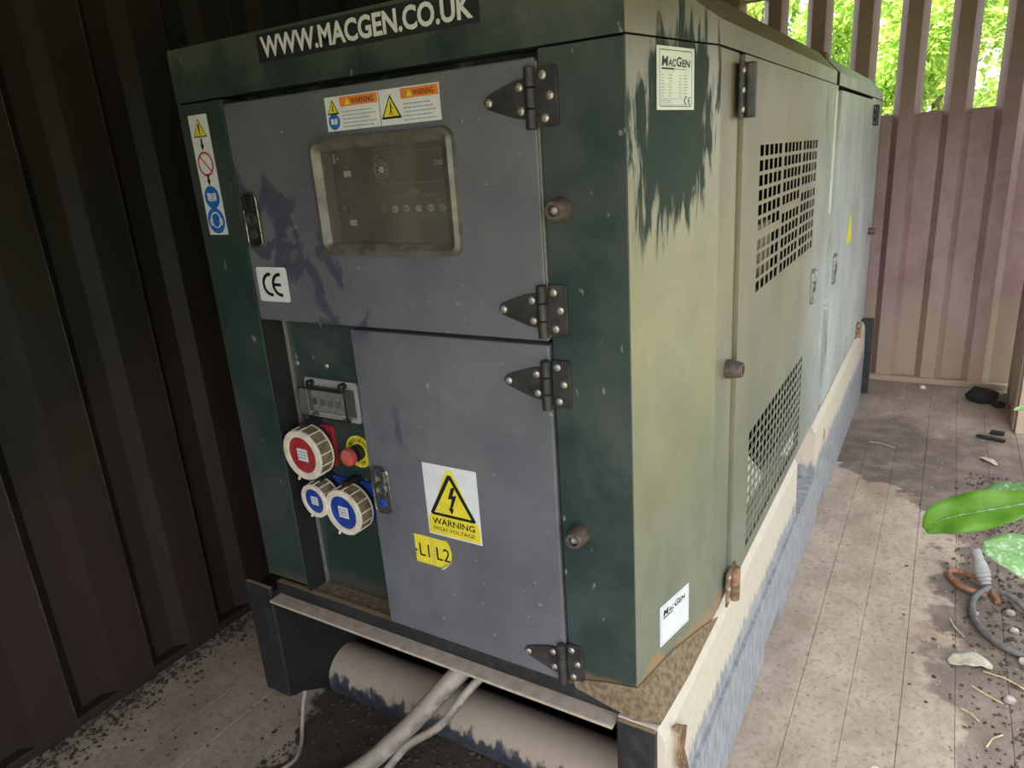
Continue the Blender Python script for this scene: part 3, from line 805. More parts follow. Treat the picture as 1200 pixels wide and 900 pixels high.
def socket(cx, cz, rad, disc, body, fw, fh, yb, tagname):
    """hinged round cap in front of a square flange"""
    fx, fz = cx - 0.008, cz + 0.004
    fl_ = flat(PN, rrect(fw, fh, 0.008, 4, fx, fz), 0.0, 0.010).build('power_socket', body, gen, bevel=0.002, label=tagname)
    MB().lathe([(fw * 0.46, 0.010), (fw * 0.43, 0.04), (rad * 0.80, 0.058)], PN.p(fx, fz, 0), PN.w, 24).build('socket_body', 'black_plastic', fl_, smooth=True)
    flat(PN, rrect(0.022, 0.026, 0.004, 3, fx + 0.004, fz + fh * 0.5), 0.006, 0.042).build('cap_hinge', 'black_plastic', fl_, bevel=0.002)
    o = Vector((cx, yb, cz)); w = Vector((-0.04, -1, -0.03)).normalized()
    MB().lathe([(rad * 0.90, -0.034), (rad * 0.985, -0.032), (rad * 0.985, 0.000), (rad * 0.9, 0.0005)], o, w, 30).build('cap_rim', 'cap_rim', fl_, smooth=True)
    pl = Plane(o, Vector((1, 0, 0)) - w * w.x, (0, 0, 1)); pl.w = w; pl.v = w.cross(pl.u) * -1
    pl.v = Vector((0, 0, 1)) - w * w.z; pl.v.normalize(); pl.u.normalize()
    ring(pl, rad, rad * 0.73, 0.001, 0.006, 36).build('cap_ring', 'cap_ring', fl_, bevel=0.0012)
    ring(pl, rad, rad * 0.93, -0.034, 0.004, 36).build('cap_back_ring', 'cap_ring', fl_)
    mb = MB()
    for q in range(14):
        a = 2 * math.pi * (q + 0.3) / 14
        c = pl.p(rad * math.cos(a), rad * math.sin(a), 0)
        mb.tube([c - w * 0.032, c + w * 0.004], 0.0016, 5)
    mb.build('grip_rib', 'cap_ring', fl_)
    flat(pl, circ(rad * 0.74, 32), 0.001, 0.003).build('cap_disc', disc, fl_)
    st = flat(pl, [(-rad * 0.27, -rad * 0.25), (rad * 0.27, -rad * 0.25), (rad * 0.27, rad * 0.25), (-rad * 0.27, rad * 0.25)], 0.004, 0.0006).build('cap_label', 'white_vinyl', fl_)
    lines(pl, -rad * 0.22, rad * 0.22, [rad * q for q in (-0.14, -0.02, 0.10)], 0.0047, rad * 0.04).build('cap_print', 'grey_ink', fl_)
    MB().tube([pl.p(-rad * 0.42, -rad * 0.92, 0.002), pl.p(-rad * 0.48, -rad * 1.10, 0.004)], 0.003, 6).build('cap_lug', 'cap_ring', fl_)
socket(-0.783, 0.846, 0.060, 'red_plastic', 'red_plastic', 0.105, 0.100, -0.002, 'red round-capped power socket')
socket(-0.769, 0.735, 0.041, 'blue_plastic', 'blue_plastic', 0.078, 0.074, -0.002, 'small blue round-capped power socket')
socket(-0.682, 0.724, 0.055, 'blue_plastic', 'blue_plastic', 0.100, 0.096, -0.002, 'large blue round-capped power socket')

es = ring(PN, 0.038, 0.019, 0.0, 0.0025, 36, -0.673, 0.846).build('emergency_stop', 'yellow_vinyl', gen, label='red mushroom emergency stop on a yellow ring')
MB().lathe([(0.019, 0), (0.019, 0.012), (0.014, 0.014), (0.012, 0.028)], PN.p(-0.673, 0.846, 0), PN.w, 24).build('stem', 'black_plastic', es, smooth=True)
MB().lathe([(0.012, 0.026), (0.020, 0.030), (0.0205, 0.036), (0.018, 0.042), (0.010, 0.0455), (0.0005, 0.0465)], PN.p(-0.673, 0.846, 0), PN.w, 26).build('mushroom', 'button_red', es, smooth=True)
def arc_text(pl, s, cu, cv, r, a_mid, step, size, w0, flip, mb):
    n = len(s)
    for i, ch in enumerate(s):
        a = R(a_mid + (step * ((n - 1) / 2 - i)) * (-1 if flip else 1))
        d = Vector((math.cos(a), math.sin(a))); up = -d if flip else d; rt_ = Vector((up.y, -up.x))
        q = Plane(pl.p(cu + d.x * r, cv + d.y * r), pl.u * rt_.x + pl.v * rt_.y, pl.u * up.x + pl.v * up.y)
        q.w = pl.w
        text(q, ch, -size * 0.36, size * 0.36, -size / 2, size / 2, w0, 0.02, mb)
mb = MB(); arc_text(PN, 'EMERGENCY', -0.673, 0.846, 0.0285, 90, 19, 0.0098, 0.0031, False, mb); arc_text(PN, 'STOP', -0.673, 0.846, 0.0285, 270, 20, 0.0098, 0.0031, True, mb)
mb.build('lettering', 'black_ink', es)

# breaker cover
bc = flat(PN, rrect(0.160, 0.094, 0.008, 4, -0.729, 0.962), 0.0, 0.006).build('breaker_cover', 'grey_plastic', gen, bevel=0.0015, label='clear hinged cover over circuit breakers')
sheet(PN, -0.802, -0.660, 0.930, 0.992, 0.002, 0.008).build('breaker_bay', 'panel_black', bc)
for q in range(4):
    u = -0.776 + q * 0.024
    br = sheet(PN, u, u + 0.021, 0.938, 0.986, 0.012, 0.020).build('breaker', 'grey_rubber', bc, bevel=0.001)
for q in range(4):
    u = -0.770 + q * 0.024
    sheet(PN, u, u + 0.010, 0.955, 0.968, 0.012, 0.028).build('toggle', 'black_plastic', bc)
mb = MB(); oc = rrect(0.146, 0.070, 0.006, 3, -0.731, 0.962); ic = [(a + (-0.731 - a) * 0.05, b + (0.962 - b) * 0.06) for a, b in oc]; n = len(oc)
mb.add([PN.p(a, b, 0.006) for a, b in oc] + [PN.p(a, b, 0.034) for a, b in ic], [(i, (i + 1) % n, n + (i + 1) % n, n + i) for i in range(n)] + [tuple(range(n, 2 * n))])
mb.build('clear_lid', 'clear_cover', bc, smooth=True)
mb = MB(); pts = [PN.p(a, b, 0.034) for a, b in ic]; pts.append(pts[0]); mb.tube(pts, 0.0022, 6); mb.build('lid_edge', 'black_plastic', bc, smooth=True)
for u, v in ((-0.782, 1.000), (-0.685, 1.001)): MB().lathe([(0.0075, 0), (0.0075, 0.016), (0.005, 0.018)], PN.p(u, v, 0.004), PN.w, 14).build('hinge_lug', 'black_plastic', bc, smooth=True)
for u, v in ((-0.782, 0.924), (-0.685, 0.922)): MB().lathe([(0.0075, 0), (0.0075, 0.014), (0.005, 0.016)], PN.p(u, v, 0.004), PN.w, 14).build('thumb_screw', 'black_plastic', bc, smooth=True)

# stickers and lettering -------------------------------------------------------
def sticker(pl, u0, u1, v0, v1, w, mat, name, label, r=0.0):
    poly = rrect(u1 - u0, v1 - v0, r, 4, (u0 + u1) / 2, (v0 + v1) / 2) if r else [(u0, v0), (u1, v0), (u1, v1), (u0, v1)]
    return flat(pl, poly, w, 0.0006).build(name, mat, gen, label=label)
def tri(cu, cv, s): return [(cu - s * 0.5, cv - s * 0.40), (cu + s * 0.5, cv - s * 0.40), (cu, cv + s * 0.47)]
def rtri(pl, cu, cv, s, w, parent, sym=True):
    flat(pl, tri(cu, cv, s), w, 0.0003).build('triangle_border', 'black_ink', parent)
    flat(pl, tri(cu, cv - s * 0.005, s * 0.78), w + 0.0003, 0.0003).build('triangle', 'yellow_vinyl', parent)
w0 = 0.0022
MB().box(-0.8525, -0.8465, 0.001, 0.060, 0.467, 1.15).build('reveal_shade', 'black', gen)  # black strip put in for the shade on the post's return face
sg = sticker(FR, -0.722, -0.232, 1.645, 1.694, 0.0012, 'black_vinyl', 'web_address_sign', 'black strip with white web address lettering')
text(FR, 'WWW.MACGEN.CO.UK', -0.712, -0.243, 1.6525, 1.6885, w0, 0.030).build('lettering', 'white_vinyl', sg)

# safety strip
st = sticker(FR, -0.962, -0.903, 1.333, 1.574, 0.0004, 'white_vinyl', 'safety_strip', 'tall white strip of safety symbols')
w1 = 0.0011; cu = -0.9325
flat(FR, tri(cu, 1.5475, 0.042), w1, 0.0003).build('triangle_border', 'black_ink', st)
flat(FR, tri(cu, 1.5472, 0.036), w1 + 0.0003, 0.0003).build('triangle', 'yellow_vinyl', st)
mb = MB(); flat(FR, [(cu - 0.0015, 1.540), (cu + 0.0015, 1.540), (cu + 0.0025, 1.556), (cu - 0.0025, 1.556)], w1 + 0.0006, 0.0003, mb); flat(FR, circ(0.0018, 8, cu, 1.536), w1 + 0.0006, 0.0003, mb); mb.build('exclamation_mark', 'black_ink', st)
for z in (1.516, 1.446):
    mb = MB(); flat(FR, [(cu - 0.0025, z), (cu + 0.0025, z), (cu + 0.0025, z + 0.012), (cu - 0.0025, z + 0.012)], w1, 0.0003, mb); flat(FR, [(cu - 0.006, z), (cu, z - 0.012), (cu + 0.006, z)], w1, 0.0003, mb); mb.build('arrow', 'black_ink', st)
mb = ring(FR, 0.0245, 0.0205, w1, 0.0003, 32, cu, 1.478); dv = Vector((0.7071, -0.7071))
flat(FR, [(cu - 0.0165, 1.4925), (cu - 0.0145, 1.4950), (cu + 0.0165, 1.4640), (cu + 0.0145, 1.4610)], w1, 0.0003, mb); mb.build('prohibition_ring', 'red_vinyl', st)
flat(FR, circ(0.0235, 32, cu, 1.4105), w1, 0.0003).build('blue_disc', 'blue_vinyl', st)
mb = MB()
for s_ in (-1, 1):
    flat(FR, [(cu + s_ * 0.0014, 1.402), (cu + s_ * 0.0135, 1.4045), (cu + s_ * 0.0135, 1.4195), (cu + s_ * 0.0014, 1.4185)], w1 + 0.0003, 0.0003, mb)
mb.build('book_symbol', 'white_vinyl', st)
mb = MB()
for s_ in (-1, 1): lines(FR, cu + (0.003 if s_ > 0 else -0.0120), cu + (0.0120 if s_ > 0 else -0.003), (1.406, 1.410, 1.414), w1 + 0.0007, 0.001, mb)
mb.build('book_lines', 'blue_vinyl', st)
flat(FR, circ(0.027, 36, cu, 1.3625), w1, 0.0003).build('blue_disc', 'blue_vinyl', st)
mb = ring(FR, 0.0165, 0.0135, w1 + 0.0003, 0.0003, 24, cu, 1.364)
for s_ in (-1, 1): flat(FR, circ(0.0052, 14, cu + s_ * 0.0150, 1.3605, 1.6), w1 + 0.0003, 0.0003, mb)
mb.build('ear_muffs', 'white_vinyl', st)
flat(FR, circ(0.0105, 20, cu, 1.3615, 1.2), w1 + 0.0006, 0.0003).build('head_symbol', 'blue_vinyl', st)

# pair of warning labels above the window
for q, (u0, u1) in enumerate(((-0.570, -0.4455), (-0.4435, -0.317))):
    z0, z1 = 1.5135, 1.5705
    lb = sticker(FR, u0, u1, z0, z1, 0.0044, 'white_vinyl', 'warning_label', 'white warning label with orange header, ' + ('blue book disc' if q == 0 else 'large yellow triangle'))
    w1 = 0.0051
    split = u0 + (0.036 if q == 0 else 0.047)
    flat(FR, [(split, z1 - 0.018), (u1 - 0.002, z1 - 0.018), (u1 - 0.002, z1 - 0.002), (split, z1 - 0.002)], w1, 0.0003).build('header', 'orange_vinyl', lb)
    flat(FR, tri(split + 0.018, z1 - 0.0105, 0.013), w1 + 0.0003, 0.0003).build('header_triangle', 'yellow_vinyl', lb)
    text(FR, 'WARNING', split + 0.026, u1 - 0.011, z1 - 0.0150, z1 - 0.0055, w1 + 0.0005, 0.012).build('lettering', 'black_ink', lb)
    mb = lines(FR, split + 0.003, u1 - 0.006, [z0 + 0.005 + 0.0062 * i for i in range(5)], w1, 0.0014); mb.build('fine_print', 'grey_ink', lb)
    if q == 0:
        rtri(FR, u0 + 0.018, z1 - 0.018, 0.028, w1, lb)
        flat(FR, circ(0.0135, 26, u0 + 0.018, z0 + 0.0155), w1, 0.0003).build('blue_disc', 'blue_vinyl', lb)
        mb = MB()
        for s_ in (-1, 1): flat(FR, [(u0 + 0.018 + s_ * 0.001, z0 + 0.0105), (u0 + 0.018 + s_ * 0.0075, z0 + 0.012), (u0 + 0.018 + s_ * 0.0075, z0 + 0.021), (u0 + 0.018 + s_ * 0.001, z0 + 0.020)], w1 + 0.0003, 0.0003, mb)
        mb.build('book_symbol', 'white_vinyl', lb); tc, ts, tv = u0 + 0.018, 0.5, z1 - 0.020
    else:
        rtri(FR, u0 + 0.0235, (z0 + z1) / 2 - 0.001, 0.044, w1, lb); tc, ts, tv = u0 + 0.0235, 0.85, (z0 + z1) / 2 - 0.004
    mb = MB()
    for poly in ([(-0.001, 0.004), (0.003, 0.006), (0.0015, 0.010), (-0.002, 0.009)], [(-0.0015, -0.001), (0.0015, 0.000), (0.0015, 0.004), (-0.001, 0.004)],
                 [(-0.006, -0.010), (-0.004, -0.010), (0.0005, -0.001), (-0.0015, -0.001)], [(0.002, -0.010), (0.004, -0.010), (0.0015, -0.001), (0.0, -0.001)], [(0.001, 0.003), (0.006, 0.001), (0.0065, 0.0025), (0.001, 0.005)]):
        flat(FR, [(tc + a * ts, tv + b * ts) for a, b in poly], w1 + 0.0007, 0.0003, mb)
    flat(FR, circ(0.0018 * ts, 10, tc + 0.0008 * ts, tv + 0.0125 * ts), w1 + 0.0007, 0.0003, mb)
    mb.build('figure_symbol', 'black_ink', lb)

# CE sticker
def ce_mark(pl, u0, u1, v0, v1, w, parent, mat='black_ink', th=0.19):
    h = v1 - v0; r = h / 2; cv = (v0 + v1) / 2
    mb = ring(pl, r, r * (1 - th * 1.5), w, 0.0003, 20, u0 + r, cv, None, 82, 278)
    c2 = u1 - r * 0.25
    ring(pl, r, r * (1 - th * 1.5), w, 0.0003, 20, c2, cv, mb, 82, 278)
    flat(pl, [(c2 - r * 0.85, cv - r * 0.13), (c2 + r * 0.05, cv - r * 0.13), (c2 + r * 0.05, cv + r * 0.13), (c2 - r * 0.85, cv + r * 0.13)], w, 0.0003, mb)
    mb.build('ce_lettering', mat, parent)
ce = sticker(FR, -0.831, -0.741, 1.194, 1.266, 0.0044, 'white_vinyl', 'ce_sticker', 'white rounded sticker with black CE mark', 0.006)
ce_mark(FR, -0.817, -0.757, 1.205, 1.255, 0.0052, ce)

# high voltage sticker
hv = sticker(FR, -0.443, -0.314, 0.728, 0.886, 0.0044, 'white_vinyl', 'high_voltage_sticker', 'white and yellow high voltage warning sticker')
w1 = 0.0051; cu = -0.3785
flat(FR, [(-0.4405, 0.731), (-0.3165, 0.731), (-0.3165, 0.768), (-0.3250, 0.776), (cu + 0.006, 0.879), (cu - 0.006, 0.879), (-0.4320, 0.776), (-0.4405, 0.768)], w1, 0.0003).build('yellow_field', 'yellow_vinyl', hv)
to = [(-0.430, 0.774), (-0.327, 0.774), (-0.324, 0.779), (cu + 0.004, 0.868), (cu - 0.004, 0.868), (-0.433, 0.779)]
flat(FR, to, w1 + 0.0003, 0.0003).build('triangle_border', 'black_ink', hv)
flat(FR, [(-0.423, 0.7805), (-0.334, 0.7805), (cu, 0.8585)], w1 + 0.0006, 0.0003).build('triangle', 'yellow_vinyl', hv)
bolt = [(-0.376, 0.842), (-0.386, 0.8155), (-0.3765, 0.8175), (-0.3835, 0.7955), (-0.3872, 0.7960), (-0.3795, 0.7830), (-0.3735, 0.7965), (-0.3775, 0.7955), (-0.3645, 0.8270), (-0.3745, 0.8245), (-0.3665, 0.8440)]
flat(FR, bolt, w1 + 0.0009, 0.0003).build('lightning_bolt', 'black_ink', hv)
text(FR, 'WARNING', -0.431, -0.328, 0.7535, 0.7680, w1 + 0.0006, 0.02).build('lettering', 'black_ink', hv)
text(FR, 'HIGH VOLTAGE', -0.429, -0.329, 0.7395, 0.7485, w1 + 0.0006, 0.004).build('lettering', 'black_ink', hv)

# L1 L2 sticker with a peeling corner
ls = flat(FR, [(-0.486, 0.651), (-0.412, 0.651), (-0.396, 0.668), (-0.392, 0.690), (-0.396, 0.708), (-0.402, 0.717), (-0.486, 0.717)], 0.0044, 0.0006).build('phase_sticker', 'yellow_vinyl', gen, label='torn yellow phase sticker with peeling corner')
mb = MB(); text(FR, 'L1', -0.475, -0.449, 0.668, 0.698, 0.0053, 0.004, mb); text(FR, 'L2', -0.431, -0.397, 0.668, 0.698, 0.0053, 0.004, mb)
flat(FR, [(-0.486, 0.677), (-0.481, 0.677), (-0.481, 0.681), (-0.486, 0.681)], 0.005, 0.0003, mb); mb.build('lettering', 'black_ink', ls)
mb = MB()
for u in (-0.444, -0.438): flat(FR, [(u, 0.653), (u + 0.0008, 0.653), (u + 0.0008, 0.715), (u, 0.715)], 0.005, 0.0002, mb)
mb.build('divider', 'grey_ink', ls)
mb = MB(); c0 = [FR.p(-0.412, 0.651, 0.005), FR.p(-0.396, 0.668, 0.005)]
rows = [[FR.p(-0.412 - 0.002 * q, 0.651 - 0.001 * q + 0.002 * q, 0.005 + 0.007 * math.sin(q * 0.7)) + Vector((0, 0, -0.001 * q)), FR.p(-0.396 - 0.0035 * q, 0.668 - 0.002 * q, 0.005 + 0.007 * math.sin(q * 0.7))] for q in range(5)]
mb.add([p for r_ in rows for p in r_], [(2 * q, 2 * q + 1, 2 * q + 3, 2 * q + 2) for q in range(4)]); mb.build('peeling_corner', 'white_vinyl', ls)

# rating plate and lower maker's label on the angled corner
rp = sticker(CH, 0.079, 0.188, 1.4995, 1.588, 0.0004, 'plate_vinyl', 'rating_plate', 'white rating plate with maker lettering')
w1 = 0.0011
def frame(pl, u0, u1, v0, v1, t, w, parent, r=0.004, mat='black_ink'):
    o_ = rrect(u1 - u0, v1 - v0, r, 4, (u0 + u1) / 2, (v0 + v1) / 2); i_ = rrect(u1 - u0 - 2 * t, v1 - v0 - 2 * t, max(r - t, 0.0005), 4, (u0 + u1) / 2, (v0 + v1) / 2); n = len(o_)
    MB().add([pl.p(a, b, w) for a, b in o_] + [pl.p(a, b, w) for a, b in i_], [(i, (i + 1) % n, n + (i + 1) % n, n + i) for i in range(n)]).build('border', mat, parent)
frame(CH, 0.086, 0.181, 1.5040, 1.5835, 0.0012, w1, rp)
def maker(pl, u0, u1, v0, v1, w, parent, slant=0.12):
    mb = MB(); span = u1 - u0
    text(pl, 'M', u0, u0 + span * 0.20, v0, v1, w, 0.03, mb, slant)
    text(pl, 'AC', u0 + span * 0.215, u0 + span * 0.475, v0, v0 + (v1 - v0) * 0.76, w, 0.03, mb, slant)
    text(pl, 'G', u0 + span * 0.49, u0 + span * 0.665, v0, v1, w, 0.03, mb, slant)
    text(pl, 'EN', u0 + span * 0.69, u0 + span * 0.97, v0, v0 + (v1 - v0) * 0.76, w, 0.03, mb, slant)
    flat(pl, [(u0, v0 - (v1 - v0) * 0.32), (u0 + span * 0.42, v0 - (v1 - v0) * 0.32), (u0 + span * 0.42, v0 - (v1 - v0) * 0.14), (u0, v0 - (v1 - v0) * 0.14)], w - 0.0002, 0.0002, mb)
    mb.build('lettering', 'black_ink', parent)
maker(CH, 0.092, 0.176, 1.5605, 1.5745, w1 + 0.0002, rp)
mb = MB()
for q in range(8):
    v = 1.5480 - q * 0.0042
    lines(CH, 0.091, 0.101, [v], w1, 0.001, mb); lines(CH, 0.112, 0.122, [v], w1, 0.001, mb); lines(CH, 0.142, 0.150, [v], w1, 0.001, mb); lines(CH, 0.157, 0.168, [v], w1, 0.001, mb)
lines(CH, 0.126, 0.165, [1.5565], w1, 0.0012, mb); lines(CH, 0.092, 0.125, [1.5125, 1.5095], w1, 0.0009, mb); mb.build('fine_print', 'grey_ink', rp)
frame(CH, 0.089, 0.157, 1.5065, 1.5155, 0.0005, w1, rp, 0.001, 'grey_ink')
ce_mark(CH, 0.158, 0.1765, 1.5065, 1.5185, w1, rp)
ml = sticker(CH, 0.080, 0.185, 0.545, 0.632, 0.0004, 'white_vinyl', 'maker_label', 'white maker label near the bottom corner')
frame(CH, 0.084, 0.181, 0.549, 0.628, 0.0008, w1, ml, 0.003, 'grey_ink')
maker(CH, 0.091, 0.172, 0.606, 0.6205, w1 + 0.0002, ml)
lines(CH, 0.092, 0.170, [0.597, 0.589, 0.581], w1, 0.001).build('fine_print', 'plate_vinyl', ml)
# flank signs
ys = sticker(SD, 1.565, 1.617, 1.20, 1.575, 0.0084, 'plate_vinyl', 'instruction_label', 'tall faded instruction label on the door edge')
lines(SD, 1.572, 1.612, [1.215 + 0.012 * i for i in range(29)], 0.0091, 0.002).build('fine_print', 'yellow_vinyl', ys)
yt = flat(SD, [(2.11, 1.028), (2.30, 1.028), (2.205, 1.150)], 0.0084, 0.0006).build('warning_triangle', 'yellow_vinyl', gen, label='yellow warning triangle on the far door')

# skid base ---------------------------------------------------------------
def rail(sgn):
    """pressed side rail: upright upper web, wider lower box, raised sledge end, fork pocket notch"""
    X = (lambda x: x) if sgn > 0 else (lambda x: GX - x)
    mb = MB()
    def seg(y0, y1, prof):
        n = len(prof)
        mb.add([(X(px), y0, pz) for px, pz in prof] + [(X(px), y1, pz) for px, pz in prof], [tuple(range(n)), tuple(range(n, 2 * n))[::-1]] + [(i, (i + 1) % n, n + (i + 1) % n, n + i) for i in range(n)])
    up = [(-0.03, 0.448), (0.046, 0.448), (0.060, 0.425), (0.063, 0.235), (-0.03, 0.235)]
    up2 = [(-0.03, 0.440), (0.052, 0.440), (0.066, 0.415), (0.074, 0.235), (-0.03, 0.235)]
    seg(-0.02, 1.285, up); seg(1.60, GY1, up2)
    seg(1.285, 1.60, [(-0.03, 0.440), (0.0, 0.440), (0.0, 0.235), (-0.03, 0.235)])
    # lower box with sloped front
    lo = [(-0.03, 0.128, 0.0), (0.070, 0.128, 0.0)]
    y0, y1, ym = -0.02, GY1, 0.20
    xs = (-0.03, 0.072)
    side = [(y0, 0.2345), (y0, 0.128), (y0 + 0.03, 0.120), (ym, 0.0), (0.80, 0.0), (0.80, 0.052), (1.02, 0.052), (1.02, 0.0), (1.75, 0.0), (1.75, 0.052), (1.93, 0.052), (1.93, 0.0), (y1, 0.0), (y1, 0.2345)]
    n = len(side)
    mb.add([(X(xs[1]), a, b) for a, b in side] + [(X(xs[0]), a, b) for a, b in side], [tuple(range(n)), tuple(range(n, 2 * n))[::-1]] + [(i, (i + 1) % n, n + (i + 1) % n, n + i) for i in range(n)])
    return mb.build('skid_rail', 'skid' if sgn > 0 else 'black', gen, label='dusty steel side rail')  # left rail is black: the shade around it put into its colour
rail(1); rail(-1)
for a, b in ((0.802, 1.018), (1.752, 1.928)): MB().box(-0.029, 0.045, a, b, 0.001, 0.051).build('pocket_shade', 'black', gen)  # black blocks put in for the shade inside the fork pockets
MB().box(-0.030, 0.046, -0.030, -0.018, 0.128, 0.446).build('end_plate', 'dark_steel', gen, bevel=0.003)
MB().box(GX - 0.064, GX + 0.026, -0.030, -0.018, 0.128, 0.462).build('end_plate', 'dark_steel', gen, bevel=0.003)
MB().box(GX - 0.06, 0.108, GY1 + 0.001, GY1 + 0.012, 0.02, 0.462).build('end_plate', 'dark_steel', gen)
MB().box(GX + 0.026, -0.030, -0.004, 0.012, 0.425, 0.470).build('front_beam', 'dark_steel', gen, bevel=0.002)
MB().box(GX + 0.034, -0.034, -0.040, -0.004, 0.430, 0.437).build('front_ledge', 'dust', gen, bevel=0.001)
MB().lathe([(0.072, 0), (0.072, 0.940)], (GX + 0.032, 0.170, 0.082), (1, 0, 0), 40).build('drag_tube', 'dusty_steel', gen, smooth=True)
MB().box(GX, 0.0, 0.32, 0.34, 0.0, 0.45).build('cross_member', 'black', gen)
# dirt banked on the corner ledge
mb = MB()
dv = [(-0.12, -0.012, 0.470), (0.0, -0.018, 0.448), (0.048, -0.010, 0.450), (0.056, 0.14, 0.452), (0.058, 0.34, 0.456), (0.060, 0.272, 0.490), (0.030, 0.13, 0.512), (0.002, -0.002, 0.508), (-0.06, -0.003, 0.498), (-0.13, -0.003, 0.480)]
mb.add(dv + [(-0.02, 0.05, 0.44), (0.03, 0.2, 0.44)], [(0, 1, 8, 9), (1, 7, 8), (1, 2, 7), (2, 3, 6, 7), (3, 4, 5, 6)])
mb.build('dirt_bank', 'dirt', gen, smooth=True, label='brown dirt banked on the corner ledge')
# frayed twine hanging over the rail front
mb = MB()
for q in range(5):
    o = Vector((0.0645, 0.012 + 0.006 * q, 0.435 - 0.004 * q))
    mb.tube([o, o + Vector((0.006, 0.02 + 0.004 * q, -0.03)), o + Vector((0.006, 0.005 * q, -0.07)), o + Vector((0.008, 0.02 + 0.008 * q, -0.12 - 0.01 * q))], 0.0022, 5)
tw = tag(mb.build('frayed_twine', 'rust', smooth=True), 'frayed brown twine hanging at the front end of the right skid rail', 'twine')

# ------------------------------------------------------------------ loose things in the container
def bez(pts, n=24):
    out = []
    P = [Vector(p) for p in pts]
    P = [P[0] * 2 - P[1]] + P + [P[-1] * 2 - P[-2]]
    for i in range(1, len(P) - 2):
        for k in range(n):
            t = k / n
            a, b, c, d = P[i - 1], P[i], P[i + 1], P[i + 2]
            out.append(0.5 * (2 * b + (c - a) * t + (2 * a - 5 * b + 4 * c - d) * t * t + (3 * b - a - 3 * c + d) * t ** 3))
    out.append(P[-2]); return out
tag(MB().tube(bez([(-0.40, 0.20, 0.385), (-0.445, 0.02, 0.345), (-0.56, -0.045, 0.20), (-0.69, -0.105, 0.07), (-0.82, -0.20, 0.024), (-1.05, -0.42, 0.023)], 10), 0.022, 14).build('power_cable', 'dusty_cable', smooth=True), 'thick dusty grey cable running out under the generator front', 'cable')
tag(MB().tube(bez([(-0.34, 0.20, 0.385), (-0.385, 0.02, 0.355), (-0.455, -0.03, 0.255), (-0.545, -0.055, 0.175), (-0.62, -0.085, 0.075), (-0.72, -0.16, 0.012), (-0.95, -0.40, 0.011)], 10), 0.0095, 10).build('power_cable', 'dusty_cable', smooth=True), 'thin grey cable beside the thick one under the generator front', 'cable')
tag(MB().tube(bez([(-0.982, 0.035, 0.100), (-0.975, 0.010, 0.055), (-0.955, -0.02, 0.018), (-0.93, -0.05, 0.006), (-0.905, -0.10, 0.006), (-0.925, -0.17, 0.006)], 8), 0.0055, 8).build('thin_wire', 'dusty_cable', smooth=True), 'thin brown wire trailing from the left skid foot', 'wire')

# cable with plug near the open side
pc = empty('extension_lead', (0.62, 1.46, 0.0))
tag(pc, 'grey cable loop with a ridged grey plug lying on the dirt', 'cable')
MB().tube(bez([(0.635, 1.44, 0.022), (0.595, 1.36, 0.014), (0.60, 1.24, 0.012), (0.67, 1.14, 0.012), (0.76, 1.14, 0.012), (0.86, 1.22, 0.012)], 10), 0.010, 10).build('cord', 'grey_rubber', pc, smooth=True)
MB().tube(bez([(0.648, 1.43, 0.02), (0.69, 1.40, 0.03), (0.74, 1.34, 0.02), (0.80, 1.27, 0.013), (0.88, 1.22, 0.012)], 8), 0.009, 10).build('cord', 'grey_rubber', pc, smooth=True)
ax = (Vector((-0.035, 0.055, 0.085))).normalized()
prof = []
for q in range(9): prof += [(0.017 + 0.007 * math.sin(math.pi * min(1, q / 6)), q * 0.0125), (0.0155 + 0.007 * math.sin(math.pi * min(1, q / 6)), q * 0.0125 + 0.009)]
prof += [(0.012, 0.114)]
MB().lathe(prof, (0.628, 1.455, 0.022), ax, 18).build('plug', 'grey_plug', pc, smooth=True)
tag(MB().tube(bez([(0.63, 1.40, 0.014), (0.56, 1.43, 0.013), (0.525, 1.50, 0.013), (0.56, 1.52, 0.013), (0.63, 1.47, 0.016), (0.66, 1.38, 0.013)], 8), 0.0085, 8).build('orange_cord', 'orange_cord', smooth=True), 'rusty orange cord looped beside the grey plug', 'cord')

def leaf_shape(pts, width, mat, name, parent=None, up=Vector((0, 0, 1)), fold=0.25, wav=0.0, thick=0.0008, prof=None):
    """a leaf blade along a midrib polyline"""
    P = bez(pts, 8); n = len(P); mb = MB(); cols = (-1, -0.66, -0.33, 0, 0.33, 0.66, 1); m = len(cols)
    V = []
    for i, p in enumerate(P):
        t = i / (n - 1); d = (P[min(i + 1, n - 1)] - P[max(i - 1, 0)]).normalized()
        s = d.cross(up).normalized(); nn = s.cross(d)
        w = width * (prof(t) if prof else math.sin(math.pi * min(1, max(0.0, t * 0.92 + 0.04))) ** 0.7)
        for c in cols:
            V.append(p + s * w * c + nn * (abs(c) * fold * w + wav * w * math.sin(t * 15 + c * 2) * abs(c)))
    F = [(i * m + j, i * m + j + 1, (i + 1) * m + j + 1, (i + 1) * m + j) for i in range(n - 1) for j in range(m - 1)]
    mb.add(V, F)
    o = mb.build(name, mat, parent, smooth=True, fix=False)
    s = o.modifiers.new('solid', 'SOLIDIFY'); s.thickness = thick
    return o
dock = empty('dock_plant', (0.93, 1.15, -0.16))
tag(dock, 'broad-leaved green dock plant reaching in from the open right side', 'plant')
leaf_shape([(0.70, 1.10, 0.515), (0.62, 1.10, 0.475), (0.54, 1.10, 0.440), (0.475, 1.10, 0.405), (0.437, 1.10, 0.362)], 0.052, 'dock_leaf', 'leaf', dock, Vector((0.1, -0.80, 0.6)), 0.30, 0.20)
